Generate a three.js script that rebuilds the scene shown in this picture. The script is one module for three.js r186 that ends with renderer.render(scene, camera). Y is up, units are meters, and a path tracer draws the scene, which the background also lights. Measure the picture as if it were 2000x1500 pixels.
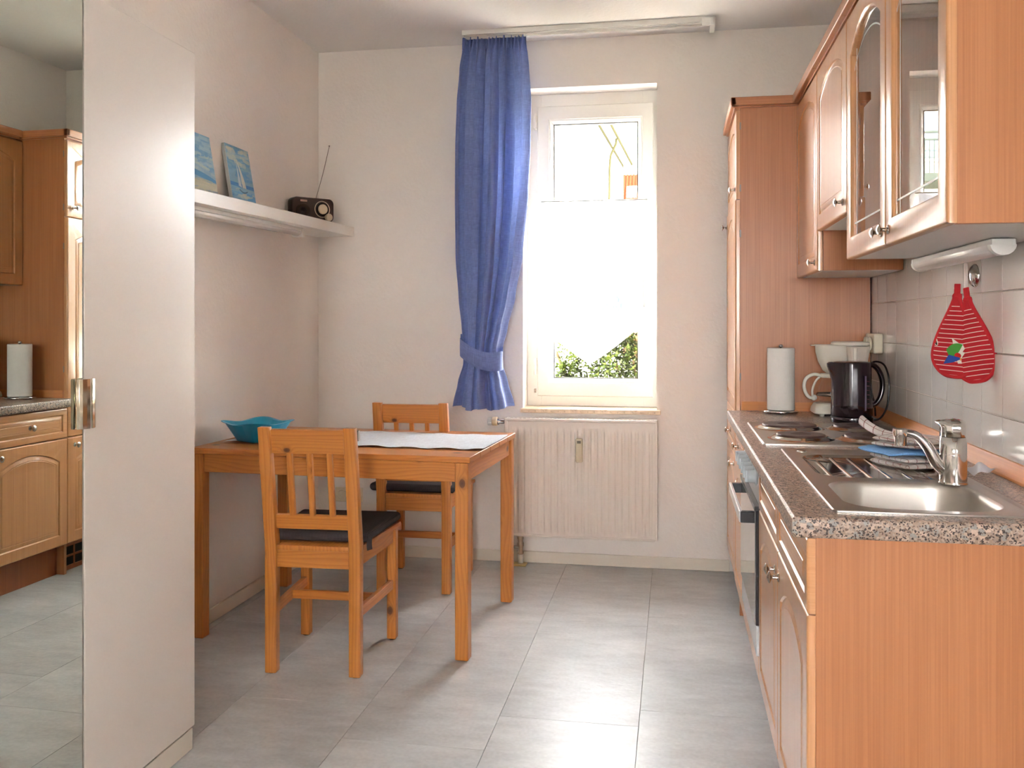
import * as THREE from 'three';
import { RoundedBoxGeometry } from 'three/addons/geometries/RoundedBoxGeometry.js';
import { mergeGeometries, mergeVertices, toCreasedNormals } from 'three/addons/utils/BufferGeometryUtils.js';

// ---------------------------------------------------------------- camera, sky, sun, exposure
// axes: x to the right, y up, -z into the room; D below is the depth (-z) in metres
const scene = new THREE.Scene();
const camera = new THREE.PerspectiveCamera(45.926, 4 / 3, 0.05, 300);
camera.position.set(0, 1.225, 0);
camera.rotation.y = Math.atan(316 / 1770);
camera.setViewOffset(2000, 1500, 0, 119, 2000, 1500);
scene.background = new THREE.Color().setRGB(1.0, 1.0, 1.01);
scene.backgroundIntensity = 1.6;
const sun = new THREE.DirectionalLight(new THREE.Color(1, 0.96, 0.9), 1.0);   // hazy sun from behind the house
sun.position.set(8, 7, -5); sun.target.position.set(0, 0, -8);
sun.castShadow = true; sun.shadow.mapSize.set(2048, 2048);
Object.assign(sun.shadow.camera, { left: -50, right: 50, top: 50, bottom: -50, near: -60, far: 120 });
scene.add(sun, sun.target);
const renderer = new THREE.WebGLRenderer({ antialias: true });
renderer.toneMapping = THREE.LinearToneMapping;
renderer.toneMappingExposure = 36;
renderer.shadowMap.enabled = true;
renderer.shadowMap.type = THREE.PCFSoftShadowMap;

// ---------------------------------------------------------------- helpers
let seed = 7;
const rnd = () => { seed = (seed + 0x6d2b79f5) | 0; let t = Math.imul(seed ^ (seed >>> 15), 1 | seed); t = (t + Math.imul(t ^ (t >>> 7), 61 | t)) ^ t; return ((t ^ (t >>> 14)) >>> 0) / 4294967296; };
const rr = (a, b) => a + (b - a) * rnd();
const V = (x, y, z) => new THREE.Vector3(x, y, z);
const clamp = THREE.MathUtils.clamp, lerp = THREE.MathUtils.lerp, sstep = THREE.MathUtils.smoothstep;
function hsh(x, y, s) { let h = Math.imul(x, 374761393) ^ Math.imul(y, 668265263) ^ Math.imul(s, 974634541); h = Math.imul(h ^ (h >>> 13), 1274126177); return ((h ^ (h >>> 16)) >>> 0) / 4294967296; }
function vn(x, y, px, py, s) {
  const ix = Math.floor(x), iy = Math.floor(y), fx = x - ix, fy = y - iy, u = fx * fx * (3 - 2 * fx), v = fy * fy * (3 - 2 * fy);
  const m = (a, p) => ((a % p) + p) % p, x0 = m(ix, px), x1 = m(ix + 1, px), y0 = m(iy, py), y1 = m(iy + 1, py);
  return lerp(lerp(hsh(x0, y0, s), hsh(x1, y0, s), u), lerp(hsh(x0, y1, s), hsh(x1, y1, s), u), v);
}
function fbm(u, v, bx, by, oct, s) { let a = 0.5, t = 0, n = 0; for (let i = 0; i < oct; i++) { t += a * vn(u * bx, v * by, bx, by, s + i); n += a; a *= 0.5; bx *= 2; by *= 2; } return t / n; }
function tex(w, h, su, sv, fn, srgb = true) {         // fn(u, v) -> [r, g, b] 0..255; su, sv: size in metres
  const d = new Uint8Array(w * h * 4);
  for (let y = 0; y < h; y++) for (let x = 0; x < w; x++) { const c = fn(x / w, y / h), o = (y * w + x) * 4; for (let k = 0; k < 3; k++) d[o + k] = clamp(c[k], 0, 255); d[o + 3] = 255; }
  const t = new THREE.DataTexture(d, w, h, THREE.RGBAFormat);
  t.wrapS = t.wrapT = THREE.RepeatWrapping; t.magFilter = THREE.LinearFilter; t.minFilter = THREE.LinearMipmapLinearFilter; t.generateMipmaps = true;
  if (srgb) t.colorSpace = THREE.SRGBColorSpace;
  t.repeat.set(1 / su, 1 / sv); t.needsUpdate = true; return t;
}
function canvasTex(w, h, draw) {
  const c = document.createElement('canvas'); c.width = w; c.height = h; draw(c.getContext('2d'), w, h);
  const t = new THREE.CanvasTexture(c); t.colorSpace = THREE.SRGBColorSpace; t.magFilter = THREE.LinearFilter; return t;
}
// uv in metres by the main direction of each face; grain = the axis along v
function uvBy(g, grain = 'y', off = [rnd() * 3, rnd() * 3]) {
  if (g.index) g = g.toNonIndexed();
  const p = g.attributes.position, uv = new Float32Array(p.count * 2), A = V(), B = V(), C = V(), N = V(), gi = 'xyz'.indexOf(grain);
  for (let i = 0; i < p.count; i += 3) {
    A.fromBufferAttribute(p, i); B.fromBufferAttribute(p, i + 1); C.fromBufferAttribute(p, i + 2);
    N.copy(B).sub(A).cross(C.clone().sub(A));
    const n = [Math.abs(N.x), Math.abs(N.y), Math.abs(N.z)]; let k = n.indexOf(Math.max(...n)), a, b;
    if (k === gi) { [a, b] = [0, 1, 2].filter((j) => j !== k); } else { b = gi; a = 3 - k - gi; }
    for (let j = 0; j < 3; j++) { const q = [A, B, C][j].toArray(); uv[(i + j) * 2] = q[a] + off[0] + k * 0.37; uv[(i + j) * 2 + 1] = q[b] + off[1]; }
  }
  g.setAttribute('uv', new THREE.BufferAttribute(uv, 2)); return g;
}
const clean = (g) => { const r = g.index ? g.toNonIndexed() : g; for (const k of Object.keys(r.attributes)) if (!['position', 'normal', 'uv'].includes(k)) r.deleteAttribute(k); if (!r.attributes.uv) r.setAttribute('uv', new THREE.BufferAttribute(new Float32Array(r.attributes.position.count * 2), 2)); if (!r.attributes.normal) r.computeVertexNormals(); r.clearGroups(); return r; };
const merge = (list) => mergeGeometries(list.map(clean));
const bx = (w, h, d, x = 0, y = 0, z = 0, r = 0.002, s = 2) => { const g = r > 0 ? new RoundedBoxGeometry(w, h, d, s, Math.min(r, w / 2.01, h / 2.01, d / 2.01)) : new THREE.BoxGeometry(w, h, d); g.translate(x, y, z); return g; };
// box between limits; D limits are depths
const bb = (x0, x1, y0, y1, D0, D1, r = 0.002, s = 2) => bx(Math.abs(x1 - x0), Math.abs(y1 - y0), Math.abs(D1 - D0), (x0 + x1) / 2, (y0 + y1) / 2, -(D0 + D1) / 2, r, s);
const cyl = (r0, r1, h, x, y, z, n = 32) => { const g = new THREE.CylinderGeometry(r1, r0, h, n); g.translate(x, y + h / 2, z); return g; };
const lathe = (pts, n = 40) => new THREE.LatheGeometry(pts.map(([r, y]) => new THREE.Vector2(Math.max(r, 1e-4), y)), n);
const tube = (pts, r, n = 40, m = 10, closed = false) => new THREE.TubeGeometry(new THREE.CatmullRomCurve3(pts.map((p) => V(...p)), closed, 'centripetal'), n, r, m, closed);
const crease = (g, a = 0.7) => toCreasedNormals(g, a);
const used = new Map();
function numbered(n) { const k = used.get(n) ?? 0; used.set(n, k + 1); return k ? `${n}_${String(k).padStart(3, '0')}` : n; }
function shade(o) { o.castShadow = true; o.receiveShadow = true; return o; }
function thing(name, label, category, pos = [0, 0, 0], turn = 0, group) {
  const o = new THREE.Group(); o.name = numbered(name); o.position.set(...pos); o.rotation.y = turn; scene.add(o);
  o.userData = { label, category }; if (group) o.userData.group = group; return o;
}
function part(root, name, g, m, local = true) {       // local = false: the shape is in scene coordinates
  if (!local) g.translate(-root.position.x, -root.position.y, -root.position.z);
  const o = shade(new THREE.Mesh(g, m)); o.name = name; root.add(o); return o;
}
const wpart = (root, name, g, m) => part(root, name, g, m, false);
function struct(name, g, m) { const o = g ? shade(new THREE.Mesh(g, m)) : new THREE.Group(); o.name = name; o.userData.kind = 'structure'; scene.add(o); return o; }
function solo(name, label, category, g, m, pos = [0, 0, 0], group) { const o = shade(new THREE.Mesh(g, m)); o.name = numbered(name); o.position.set(...pos); o.userData = { label, category }; if (group) o.userData.group = group; scene.add(o); return o; }
function loft(rings, closed = true, capA = false, capB = false) {   // rings of equal length
  const n = rings[0].length, pos = [], idx = [];
  for (const r of rings) for (const p of r) pos.push(p.x, p.y, p.z);
  const m = closed ? n : n - 1;
  for (let i = 0; i < rings.length - 1; i++) for (let j = 0; j < m; j++) { const a = i * n + j, b = i * n + ((j + 1) % n), c = a + n, d = b + n; idx.push(a, b, d, a, d, c); }
  const cap = (k, flip) => { const c = rings[k].reduce((s, p) => s.add(p), V(0, 0, 0)).multiplyScalar(1 / n), ci = pos.length / 3; pos.push(c.x, c.y, c.z); for (let j = 0; j < n; j++) { const a = k * n + j, b = k * n + ((j + 1) % n); flip ? idx.push(ci, b, a) : idx.push(ci, a, b); } };
  if (capA) cap(0, true); if (capB) cap(rings.length - 1, false);
  const g = new THREE.BufferGeometry(); g.setAttribute('position', new THREE.Float32BufferAttribute(pos, 3)); g.setIndex(idx); g.computeVertexNormals(); return g;
}
function grid(nu, nv, f) {                               // f(u, v) -> Vector3
  const pos = [], uv = [], idx = [];
  for (let j = 0; j <= nv; j++) for (let i = 0; i <= nu; i++) { const p = f(i / nu, j / nv); pos.push(p.x, p.y, p.z); uv.push(i / nu, j / nv); }
  for (let j = 0; j < nv; j++) for (let i = 0; i < nu; i++) { const a = j * (nu + 1) + i, b = a + 1, c = a + nu + 1, d = c + 1; idx.push(a, b, d, a, d, c); }
  const g = new THREE.BufferGeometry(); g.setAttribute('position', new THREE.Float32BufferAttribute(pos, 3)); g.setAttribute('uv', new THREE.Float32BufferAttribute(uv, 2)); g.setIndex(idx); g.computeVertexNormals(); return g;
}
const rrect = (w, h, r, n = 8, cx = 0, cy = 0) => { const o = []; for (const [sx, sy, a0] of [[1, 1, 0], [-1, 1, 1], [-1, -1, 2], [1, -1, 3]]) for (let i = 0; i <= n; i++) { const a = (a0 + i / n) * Math.PI / 2; o.push([cx + sx * (w / 2 - r) + r * Math.cos(a), cy + sy * (h / 2 - r) + r * Math.sin(a)]); } return o; };
const shapeOf = (pts) => new THREE.Shape(pts.map(([x, y]) => new THREE.Vector2(x, y)));
const extrude = (pts, depth, bevel = 0, holes = [], seg = 2) => { const s = shapeOf(pts); for (const h of holes) s.holes.push(new THREE.Path(h.map(([x, y]) => new THREE.Vector2(x, y)))); return new THREE.ExtrudeGeometry(s, { depth: depth - 2 * bevel, bevelEnabled: bevel > 0, bevelSize: bevel, bevelThickness: bevel, bevelOffset: -bevel, bevelSegments: seg, curveSegments: 12 }).translate(0, 0, bevel); };

// ---------------------------------------------------------------- materials
const std = (o) => new THREE.MeshStandardMaterial({ side: THREE.DoubleSide, ...o });
const phy = (o) => new THREE.MeshPhysicalMaterial({ side: THREE.DoubleSide, ...o });
const beechMap = (R, G, B) => tex(1024, 1024, 0.6, 1.2, (u, v) => {
  const band = fbm(u, v, 6, 2, 3, 11), fine = fbm(u, v, 220, 5, 2, 23), mid = fbm(u, v, 40, 3, 3, 31);
  const wave = Math.sin((u * 46 + 5 * fbm(u, v, 4, 2, 2, 41)) * Math.PI * 2) * 0.5 + 0.5;
  const t = (band - 0.5) * 14 + (fine - 0.5) * 18 + (mid - 0.5) * 9 - wave * 1.2;
  return [R + t, G + t * 0.95, B + t * 0.85];
});
const beechTex = beechMap(189, 124, 80), frontTex = beechMap(212, 152, 102);
const beech = phy({ map: beechTex, roughness: 0.38, clearcoat: 0.25, clearcoatRoughness: 0.3 });
const beechFront = phy({ map: frontTex, roughness: 0.3, clearcoat: 0.6, clearcoatRoughness: 0.18 });
function pineTex(s, knots) {
  return tex(1024, 1024, 0.22, 1.0, (u, v) => {
    let t = u * 15 + 5.5 * fbm(u, v, 2, 2, 2, s) + 1.0 * fbm(u, v, 9, 3, 2, s + 5), dark = 0;
    for (const [ku, kv, kr] of knots) { const du = Math.abs(u - ku) > 0.5 ? 1 - Math.abs(u - ku) : Math.abs(u - ku), dv = (v - kv) * 3.2, d = Math.hypot(du, dv) / kr; t += 2.2 * Math.exp(-d * d * 0.35); dark += d < 1 ? 0.9 - 0.3 * d : 0.35 * Math.exp(-(d - 1) * 2.4); }
    const f = t - Math.floor(t), ring = f < 0.75 ? Math.pow(f / 0.75, 2.2) : Math.pow((1 - f) / 0.25, 1.2);
    const fib = fbm(u, v, 160, 8, 2, s + 9) - 0.5, tone = fbm(u, v, 4, 2, 3, s + 14) - 0.5;
    const k = clamp(0.16 + ring * 0.42 + fib * 0.28 + tone * 0.35, 0, 1), q = clamp(dark, 0, 1);
    return [lerp(lerp(210, 176, k), 62, q), lerp(lerp(136, 98, k), 26, q), lerp(lerp(58, 32, k), 12, q)];
  });
}
const pine = phy({ map: pineTex(101, [[0.3, 0.22, 0.05], [0.75, 0.66, 0.035]]), roughness: 0.42, clearcoat: 0.35, clearcoatRoughness: 0.3 });
const floorTex = tex(1024, 1024, 1.6, 1.6, (u, v) => {
  const a = fbm(u, v, 4, 7, 5, 201), b = fbm(u, v, 20, 60, 3, 211), c = fbm(u, v, 200, 220, 1, 221), w = fbm(u, v, 9, 22, 4, 231);
  const t = (a - 0.5) * 34 + (b - 0.5) * 20 + (c - 0.5) * 10 + (w - 0.5) * 16; return [196 + t, 199 + t, 200 + t];
});
const floorBump = tex(512, 512, 0.4, 0.4, (u, v) => { const a = fbm(u, v, 20, 40, 4, 241) * 255; return [a, a, a]; }, false);
const floorMat = phy({ map: floorTex, roughness: 0.36, bumpMap: floorBump, bumpScale: 0.0006 });
const wallBump = tex(512, 512, 0.35, 0.35, (u, v) => { const a = 255 * Math.pow(fbm(u, v, 26, 26, 4, 301), 1.5); return [a, a, a]; }, false);
const wallTex = tex(256, 256, 2.1, 2.1, (u, v) => { const t = (fbm(u, v, 5, 5, 4, 311) - 0.5) * 7; return [243 + t, 236 + t, 229 + t]; });
const wallMat = std({ map: wallTex, roughness: 0.9, bumpMap: wallBump, bumpScale: 0.0009 });
const ceilMat = std({ color: 0xf0edea, roughness: 0.92, bumpMap: wallBump, bumpScale: 0.0012 });
const trimMat = std({ color: 0xe6ddce, roughness: 0.45 });
const whiteGloss = phy({ color: 0xe6ded6, roughness: 0.3, clearcoat: 0.25, clearcoatRoughness: 0.12 });
const whiteMat = std({ color: 0xe8e6e1, roughness: 0.4 });
const shelfMat = std({ color: 0xf0eee8, roughness: 0.35 });
const pvc = phy({ color: 0xf0eee6, roughness: 0.28, clearcoat: 0.3, clearcoatRoughness: 0.2 });
const chrome = std({ color: 0xd8d6d4, metalness: 1, roughness: 0.07 });
const knobMetal = std({ color: 0xc9c2b8, metalness: 1, roughness: 0.2 });
const steel = std({ color: 0xc4bfb8, metalness: 1, roughness: 0.34 });
const steelBright = std({ color: 0xcfcac3, metalness: 1, roughness: 0.12 });
const black = phy({ color: 0x17141a, roughness: 0.25 });
const dark = std({ color: 0x14110f, roughness: 0.8 });
const mirrorMat = std({ color: 0xd2d8d0, metalness: 1, roughness: 0.0 });
const glass = phy({ color: 0xffffff, roughness: 0, transmission: 1, thickness: 0, ior: 1.5 });
const cabGlass = phy({ color: 0xf2efee, roughness: 0, transmission: 1, thickness: 0, ior: 1.75 });
const clearGlass = phy({ color: 0xffffff, roughness: 0, transmission: 1, thickness: 0, ior: 1.45 });
function worley(u, v, n, s) {                              // nearest cell: its hash and how far inside it we are
  const x = u * n, y = v * n, ix = Math.floor(x), iy = Math.floor(y); let b1 = 9, b2 = 9, id = 0;
  for (let j = -1; j <= 1; j++) for (let i = -1; i <= 1; i++) { const cx = ((ix + i) % n + n) % n, cy = ((iy + j) % n + n) % n, dx = ix + i + hsh(cx, cy, s) - x, dy = iy + j + hsh(cx, cy, s + 1) - y, d = Math.hypot(dx, dy); if (d < b1) { b2 = b1; b1 = d; id = hsh(cx, cy, s + 2); } else if (d < b2) b2 = d; }
  return [id, b2 - b1];
}
const granTex = tex(1024, 1024, 0.3, 0.3, (u, v) => {
  const wu = u + 0.004 * (fbm(u, v, 50, 50, 2, 551) - 0.5), wv = v + 0.004 * (fbm(u, v, 50, 50, 2, 561) - 0.5), [a, ea] = worley(wu, wv, 78, 501), [b, eb] = worley(wu, wv, 30, 511), [d, ed] = worley(wu, wv, 120, 531), g = 14 * (fbm(u, v, 160, 160, 1, 541) - 0.5);
  let c = a < 0.3 ? [166, 142, 124] : a < 0.55 ? [188, 164, 146] : a < 0.75 ? [156, 138, 126] : [176, 158, 144];
  if (b > 0.84 && eb > 0.1) c = [204, 178, 160]; else if (b > 0.74 && eb > 0.12) c = [152, 148, 142];
  if (a > 0.86 && ea > 0.08) c = [56, 42, 40]; else if (d > 0.9 && ed > 0.06) c = [66, 50, 46]; else if (d < 0.08) c = [108, 84, 72];
  return c.map((q) => q + g);
});
const granite = phy({ map: granTex, roughness: 0.4, clearcoat: 0.3, clearcoatRoughness: 0.25 });
const tileMat = phy({ color: 0xdcd8d2, roughness: 0.12, clearcoat: 0.4, clearcoatRoughness: 0.05 });
const grout = std({ color: 0xd8d1c6, roughness: 0.9 });
const radMat = phy({ color: 0xe9dfd5, roughness: 0.35 });
const stripeTex = tex(256, 64, 0.02, 0.1, (u, v) => { const s = Math.sin(u * 8 * Math.PI) > 0.55 ? 26 : 0, n = 10 * (fbm(u, v, 60, 30, 2, 601) - 0.5); return [50 + s + n, 43 + s + n, 44 + s + n]; });
const cushionMat = std({ map: stripeTex, roughness: 0.92 });
const linenTex = (r, g, b, s) => tex(512, 512, 0.25, 0.25, (u, v) => { const t = 26 * (fbm(u, v, 150, 12, 2, s) - 0.5) + 26 * (fbm(u, v, 12, 150, 2, s + 3) - 0.5) + 8 * (fbm(u, v, 6, 6, 3, s + 6) - 0.5); return [r + t * 0.8, g + t, b + t]; });
const blueCloth = phy({ map: linenTex(124, 143, 200, 611), roughness: 0.85, transmission: 0.28, thickness: 0, sheen: 0.2, sheenColor: new THREE.Color(0.5, 0.6, 0.9) });
const runnerMat = std({ map: linenTex(224, 230, 238, 631), roughness: 0.9 });

// ---------------------------------------------------------------- room shell
const XL = -1.87, XR = 0.803, DB = 4.59, DR = -2.6, H = 2.67;
// floor: vinyl tiles in staggered strips laid along the room
const floor = struct('floor', bb(XL - 0.3, XR + 0.3, -0.2, -0.004, DR - 0.3, DB + 0.02, 0), std({ color: 0x8d8b88, roughness: 0.9 }));
{
  const W = 0.43, L = 0.924, gx = 0.0005;
  for (let i = -4; i <= 3; i++) {
    const x0 = Math.max(XL, -0.535 + i * W), x1 = Math.min(XR, -0.535 + (i + 1) * W);
    if (x1 - x0 < 0.02) continue;
    const ph = 3.70 + (((i % 2) + 2) % 2) * -0.231 + (i === 1 ? 0.35 : 0);
    for (let k = -8; k <= 2; k++) {
      const d0 = Math.max(DR, ph + (k - 1) * L), d1 = Math.min(DB, ph + k * L);
      if (d1 - d0 < 0.02) continue;
      const g = uvBy(bb(x0 + gx, x1 - gx, -0.0045, 0, d0 + gx, d1 - gx, 0.0008, 1), 'z');
      part(floor, `floor_tile${used.has('ft') ? '_' + String(used.get('ft')).padStart(3, '0') : ''}`, g, floorMat); used.set('ft', (used.get('ft') ?? 0) + 1);
    }
  }
}
struct('ceiling', uvBy(bb(XL - 0.3, XR + 0.3, H, H + 0.3, DR - 0.3, DB + 0.36, 0), 'z'), ceilMat);
struct('wall_left', uvBy(bb(XL - 0.3, XL, -0.2, H, DR - 0.3, DB + 0.36, 0), 'y'), wallMat);
const wallRight = struct('wall_right', uvBy(bb(XR, XR + 0.3, -0.2, H, DR - 0.3, DB + 0.36, 0), 'y'), wallMat);
const WX0 = -0.762, WX1 = -0.083, WY0 = 0.79, WY1 = 2.427;
struct('wall_back', uvBy(merge([bb(XL, WX0, -0.2, H, DB, DB + 0.36, 0), bb(WX1, XR, -0.2, H, DB, DB + 0.36, 0), bb(WX0, WX1, -0.2, WY0 - 0.022, DB, DB + 0.36, 0), bb(WX0, WX1, WY1, H, DB, DB + 0.36, 0)]), 'y'), wallMat);
const RX0 = -0.72, RX1 = 0.38, RY0 = 1.0, RY1 = 2.15;    // two-leaved window behind the camera
struct('wall_rear', uvBy(merge([bb(XL, RX0, -0.2, H, DR - 0.3, DR, 0), bb(RX1, XR, -0.2, H, DR - 0.3, DR, 0), bb(RX0, RX1, -0.2, RY0, DR - 0.3, DR, 0), bb(RX0, RX1, RY1, H, DR - 0.3, DR, 0)]), 'y'), wallMat);
struct('baseboard_left', bb(XL, XL + 0.012, 0, 0.058, 2.45, DB - 0.012, 0.003), trimMat);
struct('baseboard_back', bb(XL, 0.27, 0, 0.058, DB - 0.012, DB, 0.003), trimMat);
{ // rear balcony doors
  const w = struct('window_2');
  const fr = []; const zD = DR - 0.12;
  for (const x of [RX0 + 0.03, (RX0 + RX1) / 2, RX1 - 0.03]) fr.push(bb(x - 0.045, x + 0.045, RY0, RY1, zD - 0.03, zD + 0.03, 0.006));
  fr.push(bb(RX0, RX1, RY0, RY0 + 0.1, zD - 0.03, zD + 0.03, 0.006), bb(RX0, RX1, RY1 - 0.08, RY1, zD - 0.03, zD + 0.03, 0.006));
  part(w, 'window_frame', merge(fr), pvc);
  part(w, 'pane', bb(RX0, (RX0 + RX1) / 2, RY0 + 0.08, RY1 - 0.08, zD - 0.002, zD + 0.002, 0), glass);
  part(w, 'pane_001', bb((RX0 + RX1) / 2, RX1, RY0 + 0.08, RY1 - 0.08, zD - 0.002, zD + 0.002, 0), glass);
}
struct('building_wing', bb(1.12, 16, -1.3, 9.5, -9, 4.94, 0), wallMat);   // the rest of our own house, right of the kitchen and above it
struct('building_upper', bb(-12, 1.12, H + 0.31, 9.5, -2.9, 4.94, 0), wallMat);
// wall tiles behind the worktop
{
  const S = 0.1545, cols = [], rows = [0.84, 0.9945, 1.149, 1.3035, 1.458];
  for (let k = -7; k <= 9; k++) cols.push(2.404 + S * k);
  cols.push(3.9);
  part(wallRight, 'grout', bb(0.7995, XR, 0.842, 1.458, cols[0], 3.9, 0), grout);
  let n = 0;
  for (let i = 0; i < cols.length - 1; i++) for (let j = 0; j < rows.length - 1; j++) {
    const g = bb(0.7945 + rr(-0.0003, 0.0003), 0.8, rows[j] + 0.0013, rows[j + 1] - 0.0013, cols[i] + 0.0013, cols[i + 1] - 0.0013, 0.0016, 2);
    part(wallRight, n ? `wall_tile_${String(n).padStart(3, '0')}` : 'wall_tile', g, tileMat); n++;
  }
}

// ---------------------------------------------------------------- window in the back wall
const win = struct('window_1');
{
  const D0 = 4.715, D1 = 4.775, gx0 = -0.621, gx1 = -0.183, gy0 = 0.937, gy1 = 2.268;
  const ring = (x0, x1, y0, y1, w, a, b, r) => merge([bb(x0, x0 + w, y0, y1, a, b, r), bb(x1 - w, x1, y0, y1, a, b, r), bb(x0 + w * 0.98, x1 - w * 0.98, y0, y0 + w, a, b, r), bb(x0 + w * 0.98, x1 - w * 0.98, y1 - w, y1, a, b, r)]);
  part(win, 'window_frame', ring(WX0, WX1, WY0, WY1, 0.075, D0 + 0.014, D1 + 0.02, 0.003), pvc);
  const sx0 = -0.706, sx1 = -0.104, sy0 = 0.842, sy1 = 2.362;
  const oct = (o) => [[sx0 + o, sy0 + o], [sx1 - o, sy0 + o], [sx1 - o, sy1 - o], [sx0 + o, sy1 - o]], gl = (o) => [[gx0 - o, gy0 - o], [gx1 + o, gy0 - o], [gx1 + o, gy1 + o], [gx0 - o, gy1 + o]];
  const rg = (p, d) => p.map(([x, y]) => V(x, y, -d));
  part(win, 'sash', crease(loft([rg(oct(0), D1), rg(oct(0), D0 + 0.004), rg(oct(0.004), D0), rg(gl(0.026), D0), rg(gl(0.022), D0 + 0.003), rg(gl(0.016), D0 + 0.004), rg(gl(0.003), D0 + 0.016), rg(gl(0), D0 + 0.02), rg(gl(0), D1)]), 0.4), pvc);
  part(win, 'gasket', ring(gx0 - 0.001, gx1 + 0.001, gy0 - 0.001, gy1 + 0.001, 0.005, D0 + 0.019, D0 + 0.024, 0), std({ color: 0x5d6052, roughness: 0.8 }));
  part(win, 'pane', bb(gx0 - 0.01, gx1 + 0.01, gy0 - 0.01, gy1 + 0.01, D0 + 0.028, D0 + 0.03, 0), glass);
  const hd = part(win, 'window_handle', merge([bb(-0.16, -0.134, 1.40, 1.47, D0 - 0.01, D0, 0.004), bb(-0.153, -0.141, 1.43, 1.446, D0 - 0.04, D0, 0.003), bb(-0.156, -0.138, 1.305, 1.45, D0 - 0.05, D0 - 0.036, 0.006)]), pvc);
  for (const y of [2.27, 0.985]) part(win, y > 2 ? 'hinge' : 'hinge_001', merge([cyl(0.007, 0.007, 0.085, -0.717, y - 0.03, -D0 + 0.004, 16), bb(-0.728, -0.706, y - 0.02, y + 0.045, D0 - 0.002, D0 + 0.01, 0.002)]), pvc);
  part(win, 'hinge_pin', cyl(0.006, 0.006, 0.02, -0.717, 0.86, -D0 + 0.004, 12), chrome);
  const sillTex = tex(512, 128, 0.6, 0.15, (u, v) => { const t = 40 * (fbm(u, v, 30, 8, 4, 701) - 0.5) - (fbm(u, v, 60, 14, 2, 711) > 0.66 ? 22 : 0); return [214 + t, 190 + t, 160 + t]; });
  part(win, 'window_sill', uvBy(merge([bb(-0.772, -0.064, 0.768, 0.79, DB - 0.035, DB, 0.004), bb(WX0 - 0.001, WX1 + 0.001, 0.768, 0.79, DB - 0.004, D0 + 0.02, 0.001)]), 'x'), std({ map: sillTex, roughness: 0.35 }));
}
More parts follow.
